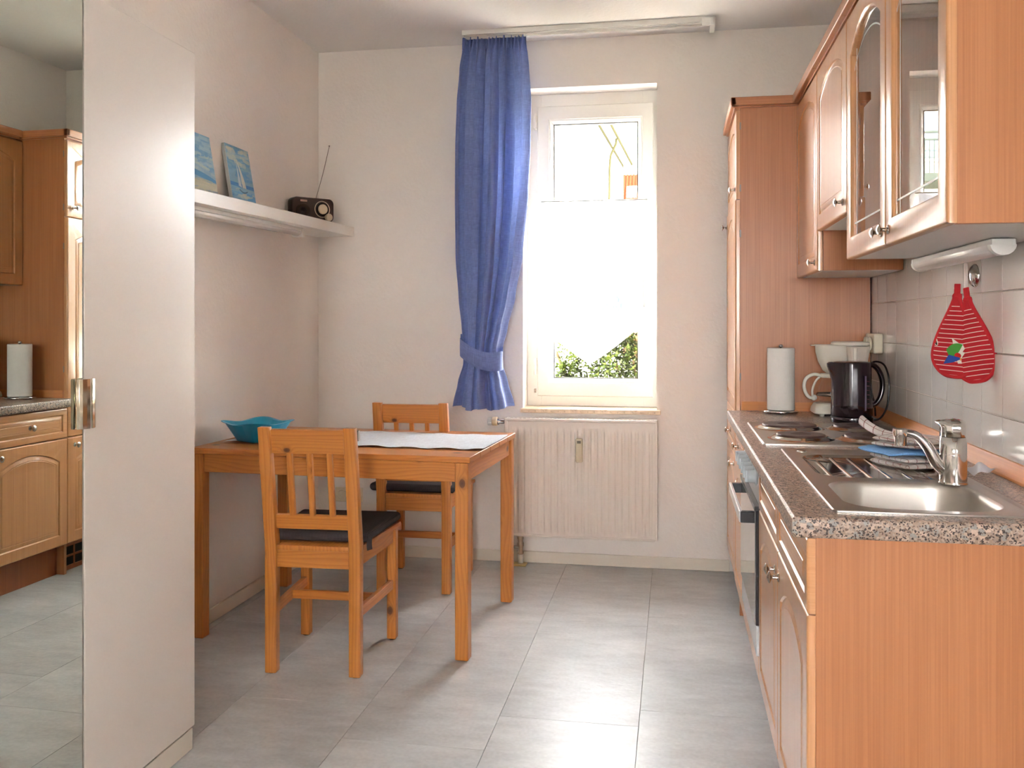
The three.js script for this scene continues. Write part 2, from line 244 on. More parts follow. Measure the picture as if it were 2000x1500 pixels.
// sheer panel on a clip rod
{
  const t = thing('sheer_panel', 'white sheer half-curtain with cloud, gulls and sailing boat on the window sash', 'curtain', [-0.407, 1.012, -4.69]);
  const print = canvasTex(1024, 2048, (c, w, h) => {
    c.fillStyle = '#f7f8fb'; c.fillRect(0, 0, w, h);
    const X = (x) => ((x + 0.669) / 0.524) * w, Y = (y) => (1 - (y - 1.0) / 0.86) * h;   // metres to print
    c.fillStyle = '#cfd6e2'; c.strokeStyle = '#b4bfcc'; c.lineWidth = 5;
    for (const [x, y, r] of [[-0.575, 1.752, 0.026], [-0.545, 1.768, 0.03], [-0.51, 1.764, 0.03], [-0.48, 1.762, 0.022], [-0.46, 1.754, 0.017]]) { c.beginPath(); c.arc(X(x), Y(y), (r / 0.524) * w, 0, 7); c.fill(); c.stroke(); }
    c.strokeStyle = '#aab8b4'; c.lineWidth = 5;
    for (const [x, y] of [[-0.45, 1.685], [-0.505, 1.653], [-0.52, 1.50], [-0.575, 1.462]]) { c.beginPath(); c.moveTo(X(x - 0.026), Y(y)); c.quadraticCurveTo(X(x - 0.012), Y(y + 0.012), X(x), Y(y - 0.002)); c.quadraticCurveTo(X(x + 0.012), Y(y + 0.012), X(x + 0.026), Y(y + 0.003)); c.stroke(); }
    c.fillStyle = '#93a2c0';
    c.beginPath(); c.moveTo(X(-0.325), Y(1.41)); c.quadraticCurveTo(X(-0.335), Y(1.34), X(-0.385), Y(1.285)); c.lineTo(X(-0.335), Y(1.285)); c.closePath(); c.fill();
    c.beginPath(); c.moveTo(X(-0.285), Y(1.412)); c.quadraticCurveTo(X(-0.275), Y(1.34), X(-0.228), Y(1.285)); c.lineTo(X(-0.32), Y(1.288)); c.quadraticCurveTo(X(-0.31), Y(1.36), X(-0.285), Y(1.412)); c.fill();
    c.fillStyle = '#e8ecd8'; c.beginPath(); c.moveTo(X(-0.39), Y(1.277)); c.lineTo(X(-0.225), Y(1.277)); c.quadraticCurveTo(X(-0.29), Y(1.245), X(-0.36), Y(1.252)); c.closePath(); c.fill(); c.strokeStyle = '#a9b6c6'; c.stroke();
    c.strokeStyle = '#b9c6cc'; c.lineWidth = 4;
    for (const [y, x0, x1] of [[1.25, -0.62, -0.36], [1.21, -0.5, -0.2], [1.2, -0.61, -0.56], [1.165, -0.4, -0.24]]) { c.beginPath(); for (let k = 0; k <= 30; k++) { const x = lerp(x0, x1, k / 30); k ? c.lineTo(X(x), Y(y + 0.004 * Math.sin(x * 60))) : c.moveTo(X(x), Y(y)); } c.stroke(); }
  });
  const cloth = phy({ map: print, roughness: 1, transmission: 0.07, thickness: 0, transparent: true, opacity: 0.86 });
  const edge = (x) => { const k = Math.abs(x + 0.428) / 0.235; return 1.012 + 0.178 * Math.min(1, k) - 0.008 * Math.sin(Math.min(1, k) * Math.PI); };
  const g = grid(90, 60, (u, v) => {
    const yT = 1.85, x0 = lerp(-0.669, -0.428, u), x = lerp(-0.667 + 0.012 * v * v, -0.147 - 0.018 * v * v, u), yB = edge(clamp(x, -0.66, -0.19));
    const y = lerp(yT, yB, v); return V(x + 0.407, y - 1.012, 0.005 + 0.0035 * Math.sin(u * 34) * (0.35 + 0.65 * v) + 0.003 * Math.sin(u * 9 + 2));
  });
  const p = g.attributes.position, uv = g.attributes.uv;
  for (let i = 0; i < p.count; i++) uv.setXY(i, (p.getX(i) - 0.407 + 0.669) / 0.524, (p.getY(i) + 0.012) / 0.86);
  part(t, 'sheer_cloth', g, cloth);
  const hemMat = phy({ color: 0xf3f5fa, roughness: 1, transmission: 0.4, thickness: 0, transparent: true, opacity: 0.9 });
  part(t, 'heading_hem', grid(60, 3, (u, v) => V(lerp(-0.262, 0.26, u), 0.843 - 0.036 * v, 0.008 + 0.003 * Math.sin(u * 40))), hemMat);
  const hem = []; for (const s of [-1, 1]) hem.push(grid(30, 2, (u, v) => { const x = s < 0 ? lerp(-0.65, -0.428, u) : lerp(-0.193, -0.428, u); return V(x + 0.407, edge(x) + 0.014 * v - 1.0125, 0.0105); }));
  part(t, 'lower_hem', merge(hem), hemMat);
  const rod = new THREE.CylinderGeometry(0.0035, 0.0035, 0.55, 12); rod.rotateZ(Math.PI / 2); rod.translate(0, 0.846, 0.003);
  part(t, 'clip_rod', rod, std({ color: 0x8f948a, roughness: 0.5 }));
}
// ---------------------------------------------------------------- blue curtain and its rail
{
  const keys = [ // y, left x, right x, fold depth
    [2.655, -1.045, -0.722, 0.010], [2.60, -1.05, -0.722, 0.012], [2.5, -1.066, -0.712, 0.022], [2.33, -1.08, -0.701, 0.028], [2.1, -1.087, -0.704, 0.032], [1.87, -1.088, -0.716, 0.034],
    [1.56, -1.083, -0.748, 0.034], [1.35, -1.066, -0.785, 0.032], [1.2, -1.05, -0.822, 0.028], [1.1, -1.042, -0.846, 0.020], [1.02, -1.044, -0.848, 0.020], [0.93, -1.07, -0.822, 0.030], [0.82, -1.095, -0.792, 0.036], [0.805, -1.097, -0.79, 0.036]];
  const at = (y) => { for (let i = 0; i < keys.length - 1; i++) if (y <= keys[i][0] && y >= keys[i + 1][0]) { const t = (keys[i][0] - y) / (keys[i][0] - keys[i + 1][0]), s = t * t * (3 - 2 * t) * 0.5 + t * 0.5; return keys[i].map((a, k) => lerp(a, keys[i + 1][k], s)); } return keys[keys.length - 1]; };
  const t = thing('blue_curtain', 'blue linen curtain gathered by a tieback left of the window', 'curtain', [-0.93, 0.8, -4.45]);
  const fold = (u, v) => { const w = u + 0.045 * Math.sin(u * 9 + 1) + 0.03 * Math.sin(v * 4 + u * 4), p = Math.sin(w * 2 * Math.PI * 4.6 + 0.6); return 1.25 * Math.sign(p) * Math.pow(Math.abs(p), 0.8) + 0.3 * Math.sin(w * 2 * Math.PI * 9.7 + 2 + v * 1.5) * (1 - v * 0.7) + 0.35 * Math.sin(w * 2 * Math.PI * 2.1 + v * 2); };
  const g = grid(260, 150, (u, v) => {
    const y0 = lerp(2.655, 0.806, v), [, l, r, a] = at(y0), ph = u * 2 * Math.PI * 4.6, top = sstep(v, 0, 0.05);
    const pl = Math.sin(u * 2 * Math.PI * 17 + 1) * 0.011 * (1 - sstep(v, 0.03, 0.13)), lap = 0.3 * (r - l) / 6.3 * Math.sin(2 * ph + 1.2) * 0.5 * top;
    const round = 0.05 * Math.sin(u * Math.PI) * sstep(v, 0.6, 0.85);
    const y = y0 + (v < 0.02 ? 0.006 * Math.sin(u * 60) * (1 - v / 0.02) : 0) + (v > 0.97 ? (-0.012 * Math.sin(u * Math.PI) + 0.006 * Math.sin(u * 15)) * (v - 0.97) / 0.03 : 0);
    return V(lerp(l, r, u) + lap + 0.93, y - 0.8, a * 0.75 * fold(u, v) * (0.4 + 0.6 * top) + pl + round);
  });
  const p = g.attributes.position, uv = g.attributes.uv; for (let i = 0; i < p.count; i++) uv.setXY(i, uv.getX(i) * 0.9, p.getY(i));
  part(t, 'curtain_cloth', g, blueCloth);
  const tie = grid(96, 8, (u, v) => {
    const a = u * 2 * Math.PI, x = -0.945 - 0.108 * Math.cos(a), front = Math.sin(a), s = (x + 1.05) / 0.21;   // front > 0: camera side
    const yT = 1.15 - 0.07 * Math.sin(clamp(s, 0, 1) * Math.PI * 0.62), yB = 1.062 - 0.075 * Math.sin(clamp(s, 0, 1) * Math.PI * 0.6);
    return V(x + 0.93, lerp(yT, yB, v) - 0.8 + (front < 0 ? 0.02 : 0), 0.02 + (front > 0 ? 0.075 : 0.055) * Math.sign(front) * Math.pow(Math.abs(front), 0.75) + 0.004 * Math.sin(v * Math.PI));
  });
  const tu = tie.attributes.uv; for (let i = 0; i < tu.count; i++) tu.setXY(i, tu.getX(i) * 0.5, tu.getY(i) * 0.09);
  part(t, 'tieback', tie, blueCloth);
  const tape = grid(120, 2, (u, v) => V(lerp(-0.112, 0.205, u), 1.852 - 0.05 * v, -0.012 + 0.006 * Math.sin(u * 90)));
  part(t, 'heading_tape', tape, blueCloth);
}
{
  const t = thing('curtain_rail', 'white curtain rail fixed to the ceiling above the window', 'curtain rail', [-0.42, H, -4.4]);
  wpart(t, 'track', merge([bb(-1.03, 0.19, H - 0.008, H, 4.36, 4.47, 0.002), bb(-1.03, 0.17, H - 0.024, H - 0.006, 4.36, 4.366, 0.001), bb(-1.03, 0.17, H - 0.02, H - 0.006, 4.40, 4.406, 0.001), bb(-1.03, 0.17, H - 0.02, H - 0.006, 4.444, 4.45, 0.001)]), whiteMat);
  wpart(t, 'end_piece', merge([bb(0.168, 0.192, H - 0.045, H - 0.004, 4.356, 4.476, 0.003), bb(0.13, 0.172, H - 0.044, H - 0.006, 4.357, 4.364, 0.002)]), whiteMat);
}
// ---------------------------------------------------------------- radiator
{
  const t = thing('radiator', 'white ribbed panel radiator below the window', 'radiator', [-0.46, 0.15, -4.53]);
  const x0 = -0.841, x1 = -0.078, y0 = 0.152, y1 = 0.746, Df = 4.492, pitch = 0.0333;
  const rib = (x) => { const k = (x - x0 - 0.03) / pitch, f = k - Math.floor(k); if (x < x0 + 0.03 || x > x1 - 0.026) return 0; return sstep(f, 0.08, 0.32) * (1 - sstep(f, 0.68, 0.92)); };
  wpart(t, 'front_panel', grid(24 * 14, 40, (u, v) => { const x = lerp(x0 + 0.012, x1 - 0.012, u), y = lerp(y1 - 0.012, y0, v), e = sstep(y, y0 + 0.022, y0 + 0.038) * (1 - sstep(y, y1 - 0.07, y1 - 0.05)); return V(x, y, -Df - 0.0065 + 0.0065 * rib(x) * e + 0.0015 * e); }), radMat);
  wpart(t, 'casing', merge([bb(x0, x0 + 0.014, y0 + 0.004, y1 - 0.004, Df, Df + 0.075, 0.003), bb(x1 - 0.014, x1, y0 + 0.004, y1 - 0.004, Df, Df + 0.075, 0.003), bb(x0 + 0.01, x1 - 0.01, y0, y0 + 0.012, Df + 0.001, Df + 0.02, 0.003), bb(x0 + 0.01, x1 - 0.01, y0 + 0.01, y1 - 0.01, Df + 0.055, Df + 0.07, 0.002)]), radMat);
  const bars = [bb(x0, x1, y1 - 0.014, y1, Df - 0.001, Df + 0.012, 0.004), bb(x0, x1, y1 - 0.014, y1, Df + 0.064, Df + 0.077, 0.004)];
  for (let i = 0; i < 34; i++) bars.push(bb(x0 + 0.012 + i * 0.0222, x0 + 0.02 + i * 0.0222, y1 - 0.01, y1 - 0.004, Df + 0.008, Df + 0.068, 0));
  wpart(t, 'top_grille', merge(bars), radMat);
  const mt = wpart(t, 'heat_meter', merge([bb(-0.4785, -0.4445, 0.535, 0.653, Df - 0.026, Df, 0.006, 3), bb(-0.476, -0.447, 0.548, 0.565, Df - 0.029, Df - 0.02, 0.003)]), std({ color: 0xd8cdb0, roughness: 0.5 }));
  part(mt, 'display', (() => { const g = bb(-0.471, -0.452, 0.63, 0.643, Df - 0.028, Df - 0.02, 0.001); g.translate(0.46, -0.15, 4.53); return g; })(), std({ color: 0x77705f, roughness: 0.3 }));
  const v = thing('thermostat_valve', 'cream thermostatic valve head on the left end of the radiator', 'valve', [-0.89, 0.727, -4.512]);
  const head = (pts) => { const g = lathe(pts, 28); g.rotateZ(Math.PI / 2); return g; };
  part(v, 'valve_collar', head([[0, -0.045], [0.012, -0.045], [0.012, -0.02], [0.018, -0.018], [0.018, -0.004], [0, -0.004]]), chrome);
  part(v, 'valve_head', head([[0, -0.01], [0.021, -0.01], [0.0225, -0.006], [0.0225, 0.014], [0.019, 0.018], [0, 0.018]]), std({ color: 0xe4d2ac, roughness: 0.35 }));
  const rid = []; for (let i = 0; i < 12; i++) { const a = (i / 12) * 2 * Math.PI, g = bx(0.024, 0.004, 0.004, -0.028, Math.cos(a) * 0.0185, Math.sin(a) * 0.0185, 0.001, 1); rid.push(g); }
  part(v, 'grip', merge([head([[0, 0.016], [0.0175, 0.016], [0.0175, 0.038], [0.015, 0.041], [0, 0.041]]), ...rid]), whiteMat);
  const pipe = []; for (const x of [-0.815, -0.765]) pipe.push([x, lathe([[0, 0.004], [0.0125, 0.004], [0.0125, 0.055], [0.016, 0.057], [0.016, 0.066], [0.011, 0.068], [0.011, 0.095], [0.017, 0.097], [0.017, 0.112], [0.012, 0.114], [0.012, 0.13], [0.016, 0.132], [0.016, 0.16], [0, 0.16]], 18)]);
  const vp = thing('radiator_pipe', 'pair of connecting pipes with valve block between floor and radiator', 'pipe', [-0.79, 0, -4.53]);
  for (const [i, [x, g]] of pipe.entries()) { g.translate(x + 0.79, 0, 0); part(vp, i ? 'pipe_001' : 'pipe', g, i ? std({ color: 0xb9a894, metalness: 0.6, roughness: 0.35 }) : std({ color: 0xb9a894, metalness: 0.6, roughness: 0.35 })); }
  for (const x of [-0.025, 0.025]) part(vp, x < 0 ? 'pipe_sleeve' : 'pipe_sleeve_001', cyl(0.0145, 0.0145, 0.05, x, 0.004, 0, 18), whiteMat);
  part(vp, 'valve_bridge', bx(0.05, 0.012, 0.012, 0, 0.09, 0, 0.003), knobMetal);
  part(vp, 'floor_rosette', bx(0.11, 0.01, 0.055, 0.003, 0.005, 0.008, 0.004), std({ color: 0xe2cf94, roughness: 0.5 }));
}
// ---------------------------------------------------------------- wall sockets
const socketCream = std({ color: 0xe6dcc4, roughness: 0.35 });
function insert(root, x, y, z, turnX) {
  const g = lathe([[0, 0.0], [0.0195, 0.0], [0.021, 0.011], [0.024, 0.013], [0.026, 0.012], [0.026, 0.006]], 28); g.rotateX(Math.PI / 2); if (turnX) g.rotateY(-Math.PI / 2); g.translate(x, y, z); const m = part(root, 'socket_insert', g, socketCream);
  for (const s of [-1, 1]) { const h = new THREE.CylinderGeometry(0.0028, 0.0028, 0.003, 10); h.rotateX(Math.PI / 2); h.translate(s * 0.0095, 0, 0.001); if (turnX) h.rotateY(-Math.PI / 2); h.translate(x, y, z); part(m, 'pin_hole', h, dark); }
  const c = bx(0.004, 0.005, 0.004, 0, -0.0185, 0.004, 0.001, 1); if (turnX) c.rotateY(-Math.PI / 2); c.translate(x, y, z); part(m, 'earth_clip', c, dark);
}
{
  const t = thing('double_socket', 'cream double power socket low on the back wall behind the chairs', 'socket', [-1.697, 0.315, -DB]);
  part(t, 'cover_plate', bx(0.15, 0.078, 0.01, 0, 0, 0.005, 0.006, 3), socketCream);
  insert(t, -0.036, 0, 0.002); insert(t, 0.036, 0, 0.002);
  const u = thing('worktop_socket', 'cream surface-mounted double socket on the tiles beside the tall cabinet', 'socket', [0.794, 1.145, -3.76]);
  part(u, 'cover_plate', bx(0.036, 0.078, 0.15, -0.018, 0, 0, 0.007, 3), socketCream);
  insert(u, -0.034, 0, -0.036, true); insert(u, -0.034, 0, 0.036, true);
}
// ---------------------------------------------------------------- wardrobe with a gloss door and a mirror door
{
  const t = thing('wardrobe', 'tall white gloss wardrobe with one mirror door, left of the table', 'wardrobe', [-1.62, 0, -1.66]);
  const X = -1.36;
  wpart(t, 'carcass', merge([bb(XL + 0.005, X - 0.022, 0.062, 2.005, 0.91, 2.406, 0.002)]), whiteMat);
  wpart(t, 'plinth', bb(XL + 0.005, X - 0.004, 0, 0.06, 0.91, 2.408, 0.002), std({ color: 0xe4ddd0, roughness: 0.4 }));
  wpart(t, 'door', bb(X - 0.018, X, 0.067, 2.003, 1.915, 2.412, 0.0018, 3), whiteGloss);
  const grip = (s) => { const o = []; for (let i = 0; i <= 14; i++) { const a = (i / 14) * Math.PI / 2; o.push([s * 0.0265 * Math.sin(a), 0.004 + 0.017 * Math.cos(a)]); } for (let i = 14; i >= 0; i--) { const a = (i / 14) * Math.PI / 2; o.push([s * 0.0235 * Math.sin(a), 0.002 + 0.016 * Math.cos(a)]); } return o; };
  const gripGeo = (s) => { const g = extrude(grip(s), 0.116, 0.001); g.rotateX(-Math.PI / 2); g.translate(0, -0.058, 0); g.rotateY(-Math.PI / 2); return crease(g, 0.6); };
  const handleMat = std({ color: 0xcfc3ae, metalness: 1, roughness: 0.16 });
  const h = part(t, 'handle', gripGeo(-1), handleMat); h.position.set(X + 1.62, 1.037, -1.916 + 1.66);
  const md = new THREE.Group(); md.name = 'mirror_door'; md.position.set(X - 0.0085 + 1.62, 0, -1.41 + 1.66); md.rotation.y = -0.0175; t.add(md);
  part(md, 'door_leaf', bb(-0.02, -0.003, 0.067, 2.003, 0.002, 0.4985, 0.001, 1), std({ color: 0x6b4a40, roughness: 0.5 }));
  part(md, 'mirror', bb(-0.003, 0, 0.068, 2.002, 0.003, 0.4975, 0.0006, 1), mirrorMat);
  const h2 = part(md, 'handle', gripGeo(1), handleMat); h2.position.set(0, 1.037, -0.4975);
  wpart(t, 'door', bb(X - 0.018, X, 0.067, 2.003, 0.912, 1.406, 0.0018, 3), whiteGloss);
}
// ---------------------------------------------------------------- wall shelf with lamp, paintings, radio
const SX0 = XL + 0.001, SX1 = -1.667, tiltY = (D) => 1.70 + (D - 2.96) * 0.019;
{
  const t = thing('wall_shelf', 'long white floating shelf on the left wall', 'shelf', [-1.77, 1.7, -3.6]);
  const g = bx(SX1 - SX0, 0.05, 1.6 + 0.4, 0, 0, 0, 0.002); g.rotateX(0.019); g.translate((SX0 + SX1) / 2 + 1.77, -0.023 + 0.012, -(3.585 - 3.6));
  part(t, 'board', g, shelfMat);
  const l = thing('shelf_lamp', 'slim white fluorescent lamp mounted under the wall shelf', 'lamp', [-1.74, 1.64, -3.45]);
  const b = bx(0.045, 0.018, 1.17, 0, 0.014, 0, 0.004); b.rotateX(0.019); part(l, 'lamp_base', b, whiteMat);
  const pr = []; for (let i = 0; i <= 14; i++) { const a = Math.PI + (i / 14) * Math.PI; pr.push([0.024 * Math.cos(a), 0.02 * Math.sin(a)]); }
  const d = extrude(pr, 1.12, 0.002); d.translate(0, 0.004, -0.56); d.rotateX(0.019); part(l, 'diffuser', crease(d, 0.6), phy({ color: 0xf2eeea, roughness: 0.25, transmission: 0.3, thickness: 0 }));
  for (const [i, z] of [0.574, -0.574].entries()) { const c = bx(0.05, 0.042, 0.026, 0, -0.001, z, 0.004); c.rotateX(0.019); part(l, i ? 'end_cap_001' : 'end_cap', c, whiteMat); }
  l.position.y = 1.640;
}
function painting(label, D0, W, Hh, draw) {
  const Dm = D0 + W / 2, t = thing('canvas_painting', label, 'painting', [-1.822, tiltY(Dm) + 0.001, -Dm]);
  const tilt = 0.2, g = bx(0.016, Hh, W, 0, Hh / 2 + 0.001, 0, 0.002); g.rotateZ(tilt * 0.85); part(t, 'canvas', g, std({ color: 0xdfe3e2, roughness: 0.8 }));
  const f = grid(1, 1, (u, v) => V(0.0086, Hh - v * Hh + 0.001, W / 2 - u * W)); f.rotateZ(tilt * 0.85); const uv = f.attributes.uv; for (let i = 0; i < 4; i++) uv.setY(i, 1 - uv.getY(i));
  part(t, 'painted_face', f, std({ map: canvasTex(512, 640, draw), roughness: 0.7 }));
}
const brush = (c, w, h, n, cols, y0, y1, lw) => { for (let i = 0; i < n; i++) { c.strokeStyle = cols[Math.floor(rnd() * cols.length)]; c.globalAlpha = rr(0.25, 0.7); c.lineWidth = rr(lw * 0.4, lw); c.lineCap = 'round'; const x = rr(-50, w), y = rr(y0, y1) * h; c.beginPath(); c.moveTo(x, y); c.quadraticCurveTo(x + rr(20, 80), y + rr(-14, 14), x + rr(70, 190), y + rr(-20, 20)); c.stroke(); } c.globalAlpha = 1; };
painting('blue beach painting with sand and sky, half hidden behind the wardrobe edge', 3.195, 0.215, 0.272, (c, w, h) => {
  c.fillStyle = '#8ab8d4'; c.fillRect(0, 0, w, h); brush(c, w, h, 90, ['#8fc0dc', '#5f9fd2', '#a9cfdf', '#4f93cf'], 0, 0.55, 40);
  brush(c, w, h, 40, ['#b9d3d4', '#cfdcd2', '#9cc4d6'], 0.3, 0.6, 30); c.fillStyle = '#3f8cc9'; c.beginPath(); c.moveTo(0, h * 0.56); c.quadraticCurveTo(w * 0.5, h * 0.56, w, h * 0.66); c.lineTo(w, h * 0.71); c.quadraticCurveTo(w * 0.4, h * 0.66, 0, h * 0.64); c.fill();
  c.fillStyle = '#d3cfb4'; c.fillRect(0, h * 0.72, w, h); brush(c, w, h, 60, ['#e0d8bc', '#c9c6a8', '#d8cfb0'], 0.7, 1, 26); brush(c, w, h, 40, ['#7f9bc4', '#93acc9', '#6d92c0'], 0.84, 0.98, 12); c.fillStyle = 'rgba(225,235,238,0.22)'; c.fillRect(0, 0, w, h);
});
painting('small blue painting of a white sailing boat leaning on the wall shelf', 3.535, 0.215, 0.272, (c, w, h) => {
  c.fillStyle = '#80b2d0'; c.fillRect(0, 0, w, h); brush(c, w, h, 90, ['#86bcd9', '#5a9fd0', '#7fb6c9', '#4b94cf'], 0, 0.6, 44); brush(c, w, h, 24, ['#d3d8c2', '#c5d2c8', '#e0dcc4'], 0.02, 0.3, 50);
  c.fillStyle = '#2f78c4'; c.fillRect(0, h * 0.6, w, h * 0.06); brush(c, w, h, 50, ['#4f9fd6', '#77b8dd', '#3d88cc', '#5aa6d8'], 0.64, 1, 34); brush(c, w, h, 14, ['#e4dfc6', '#d5d9c8'], 0.7, 0.9, 26);
  c.fillStyle = '#e9ebe4'; c.beginPath(); c.moveTo(w * 0.4, h * 0.22); c.quadraticCurveTo(w * 0.62, h * 0.45, w * 0.66, h * 0.66); c.lineTo(w * 0.5, h * 0.66); c.quadraticCurveTo(w * 0.49, h * 0.4, w * 0.4, h * 0.22); c.fill();
  c.fillStyle = '#cfe0ea'; c.beginPath(); c.moveTo(w * 0.38, h * 0.26); c.lineTo(w * 0.47, h * 0.66); c.lineTo(w * 0.34, h * 0.64); c.fill();
  c.strokeStyle = '#2a5a86'; c.lineWidth = 14; c.beginPath(); c.moveTo(w * 0.36, h * 0.7); c.quadraticCurveTo(w * 0.5, h * 0.77, w * 0.68, h * 0.71); c.stroke(); c.strokeStyle = '#e7cfb4'; c.lineWidth = 10; c.beginPath(); c.moveTo(w * 0.46, h * 0.77); c.lineTo(w * 0.62, h * 0.76); c.stroke(); c.fillStyle = 'rgba(220,232,238,0.2)'; c.fillRect(0, 0, w, h);
});
{
  const t = thing('radio', 'small dark brown portable radio with raised antenna on the wall shelf', 'radio', [-1.772, tiltY(4.25) + 0.003, -4.25], 0.84);
  const g = extrude(rrect(0.222, 0.116, 0.026, 8, 0, 0.058), 0.058, 0.006, [], 4); g.translate(0, 0, -0.029); part(t, 'body', crease(g, 0.6), phy({ color: 0x3b2a28, roughness: 0.45 }));
  const disc = (r, d, x, y, z) => { const k = lathe([[0, d], [r - 0.002, d], [r, d - 0.002], [r, 0], [0, 0]], 36); k.rotateX(Math.PI / 2); k.translate(x, y, z); return k; };
  const sp = lathe([[0, 0.0095], [0.008, 0.009], [0.011, 0.003], [0.03, 0.0015], [0.0355, 0.005], [0.038, 0.004], [0.038, 0]], 36); sp.rotateX(Math.PI / 2); sp.translate(-0.055, 0.046, 0.0285); part(t, 'speaker', sp, black);
  const ring = new THREE.TorusGeometry(0.0395, 0.0018, 8, 48); ring.translate(0.047, 0.062, 0.0295); part(t, 'dial_ring', ring, std({ color: 0xd9c9b4, metalness: 0.4, roughness: 0.3 }));
  part(t, 'dial_rim', disc(0.033, 0.004, 0.047, 0.062, 0.0288), black);
  part(t, 'tuning_dial', disc(0.0245, 0.012, 0.047, 0.062, 0.029), std({ color: 0xd2c3a8, roughness: 0.4 }));
  part(t, 'volume_knob', disc(0.0185, 0.014, 0.079, 0.024, 0.029), std({ color: 0xccbca2, roughness: 0.4 }));
  part(t, 'name_plate', bx(0.036, 0.01, 0.003, -0.052, 0.098, 0.0295, 0.001), std({ color: 0xc9a9a2, metalness: 0.5, roughness: 0.3 }));
  part(t, 'antenna', merge([tube([[0.03, 0.112, -0.01], [0.075, 0.25, -0.02], [0.115, 0.392, -0.03]], 0.0016, 8, 8), new THREE.SphereGeometry(0.004, 12, 8).translate(0.115, 0.394, -0.03)]), std({ color: 0x8a7c70, metalness: 0.7, roughness: 0.35 }));
}
// ---------------------------------------------------------------- table
const TX = -1.272, TZ = -3.6, TR = -0.047;
{
  const t = thing('dining_table', 'orange stained pine dining table against the left wall', 'table', [TX, 0, TZ], TR);
  for (let i = 0; i < 5; i++) { const w = 0.756 / 5; part(t, i ? `top_board_${String(i).padStart(3, '0')}` : 'top_board', uvBy(bx(1.13, 0.022, w - 0.0006, 0, 0.729, -0.378 + (i + 0.5) * w, 0.003), 'x'), pine); }
  for (const [i, [sx, sz]] of [[-1, -1], [-1, 1], [1, -1], [1, 1]].entries()) part(t, i ? `leg_00${i}` : 'leg', uvBy(bx(0.05, 0.717, 0.05, sx * 0.533, 0.3595, sz * 0.353, 0.005, 3), 'y'), pine);
  for (const [i, s] of [-1, 1].entries()) part(t, i ? 'long_apron_001' : 'long_apron', uvBy(bx(1.016, 0.07, 0.02, 0, 0.682, s * 0.358, 0.002), 'x'), pine);
  for (const [i, s] of [-1, 1].entries()) part(t, i ? 'short_apron_001' : 'short_apron', uvBy(bx(0.02, 0.07, 0.656, s * 0.538, 0.682, 0, 0.002), 'z'), pine);
}
const onTable = (x, z, y = 0.7405) => V(x, y, z).applyAxisAngle(V(0, 1, 0), TR).add(V(TX, 0, TZ));
{
  const p = onTable(0.015, -0.015, 0.741), g = grid(220, 30, (u, v) => {
    const x = lerp(-0.535, 0.55, u), sc = 0.008 * Math.max(0, Math.sin(x * 43)) , half = 0.232 - 0.012 + sc, z = lerp(-half, half, v);
    const ends = Math.abs(v - 0.5) * 2, lift = ends > 0.9 ? 0.004 * (0.5 - 0.5 * Math.sin(x * 43)) * (ends - 0.9) * 10 : 0;
    return V(x, 0.0022 + 0.0012 * Math.sin(x * 11 + z * 7) * Math.sin(z * 9) + lift + 0.0008, z);
  });
  const uv = g.attributes.uv; for (let i = 0; i < uv.count; i++) uv.setXY(i, uv.getX(i) * 1.1, uv.getY(i) * 0.46);
  const o = solo('table_runner', 'pale blue-white runner with scalloped edges lying along the pine table', 'table runner', g, runnerMat, [p.x, p.y, p.z]); o.rotation.y = TR;
}
{ // turquoise bowl
  const sq = (a, half, n = 5) => { const c = Math.cos(a), s = Math.sin(a), k = half / Math.pow(Math.pow(Math.abs(c), n) + Math.pow(Math.abs(s), n), 1 / n); return [c * k, s * k]; };
  const N = 96, R = (half, y, wave, n) => Array.from({ length: N }, (_, i) => { const a = (i / N) * 2 * Math.PI, [x, z] = sq(a, half, n), cor = Math.pow(Math.abs(Math.sin(2 * a)), 2); return V(x, y + wave * (cor - 0.5), z); });
  const rings = [R(0.062, 0, 0, 6), R(0.066, 0.003, 0, 6), R(0.104, 0.072, 0.006, 6), R(0.118, 0.0755, 0.011, 5), R(0.119, 0.078, 0.011, 5), R(0.103, 0.0755, 0.006, 6), R(0.064, 0.0055, 0, 6), R(0.055, 0.004, 0, 6)];
  const p = V(-1.672, 0.7455, -3.462);
  const t = thing('fruit_bowl', 'empty turquoise plastic bowl with flared wavy rim on the table runner', 'bowl', p.toArray(), -0.48);
  part(t, 'bowl_shell', crease(loft(rings, true, true, true), 0.9), phy({ color: 0x1ab4d8, roughness: 0.6, clearcoat: 0.2, clearcoatRoughness: 0.3, transmission: 0.3, thickness: 0 }));
}
{
  const t = thing('table_sign', 'small grey cube with a dark arrow mark on the table runner', 'table sign', [-1.283, 0.7455, -3.52], 0.12);
  part(t, 'cube', bx(0.046, 0.042, 0.03, 0, 0.021, 0, 0.002), std({ color: 0x9a9184, roughness: 0.7 }));
  const m = []; for (const s of [-1, 1]) { const g = bx(0.013, 0.004, 0.0012, 0, 0, 0, 0); g.rotateZ(s * 0.85); g.translate(0.008, 0.0165 + s * 0.0045, 0.0156); m.push(g); }
  part(t, 'arrow_mark', merge(m), std({ color: 0x3c2f1c, roughness: 0.7 }));
}
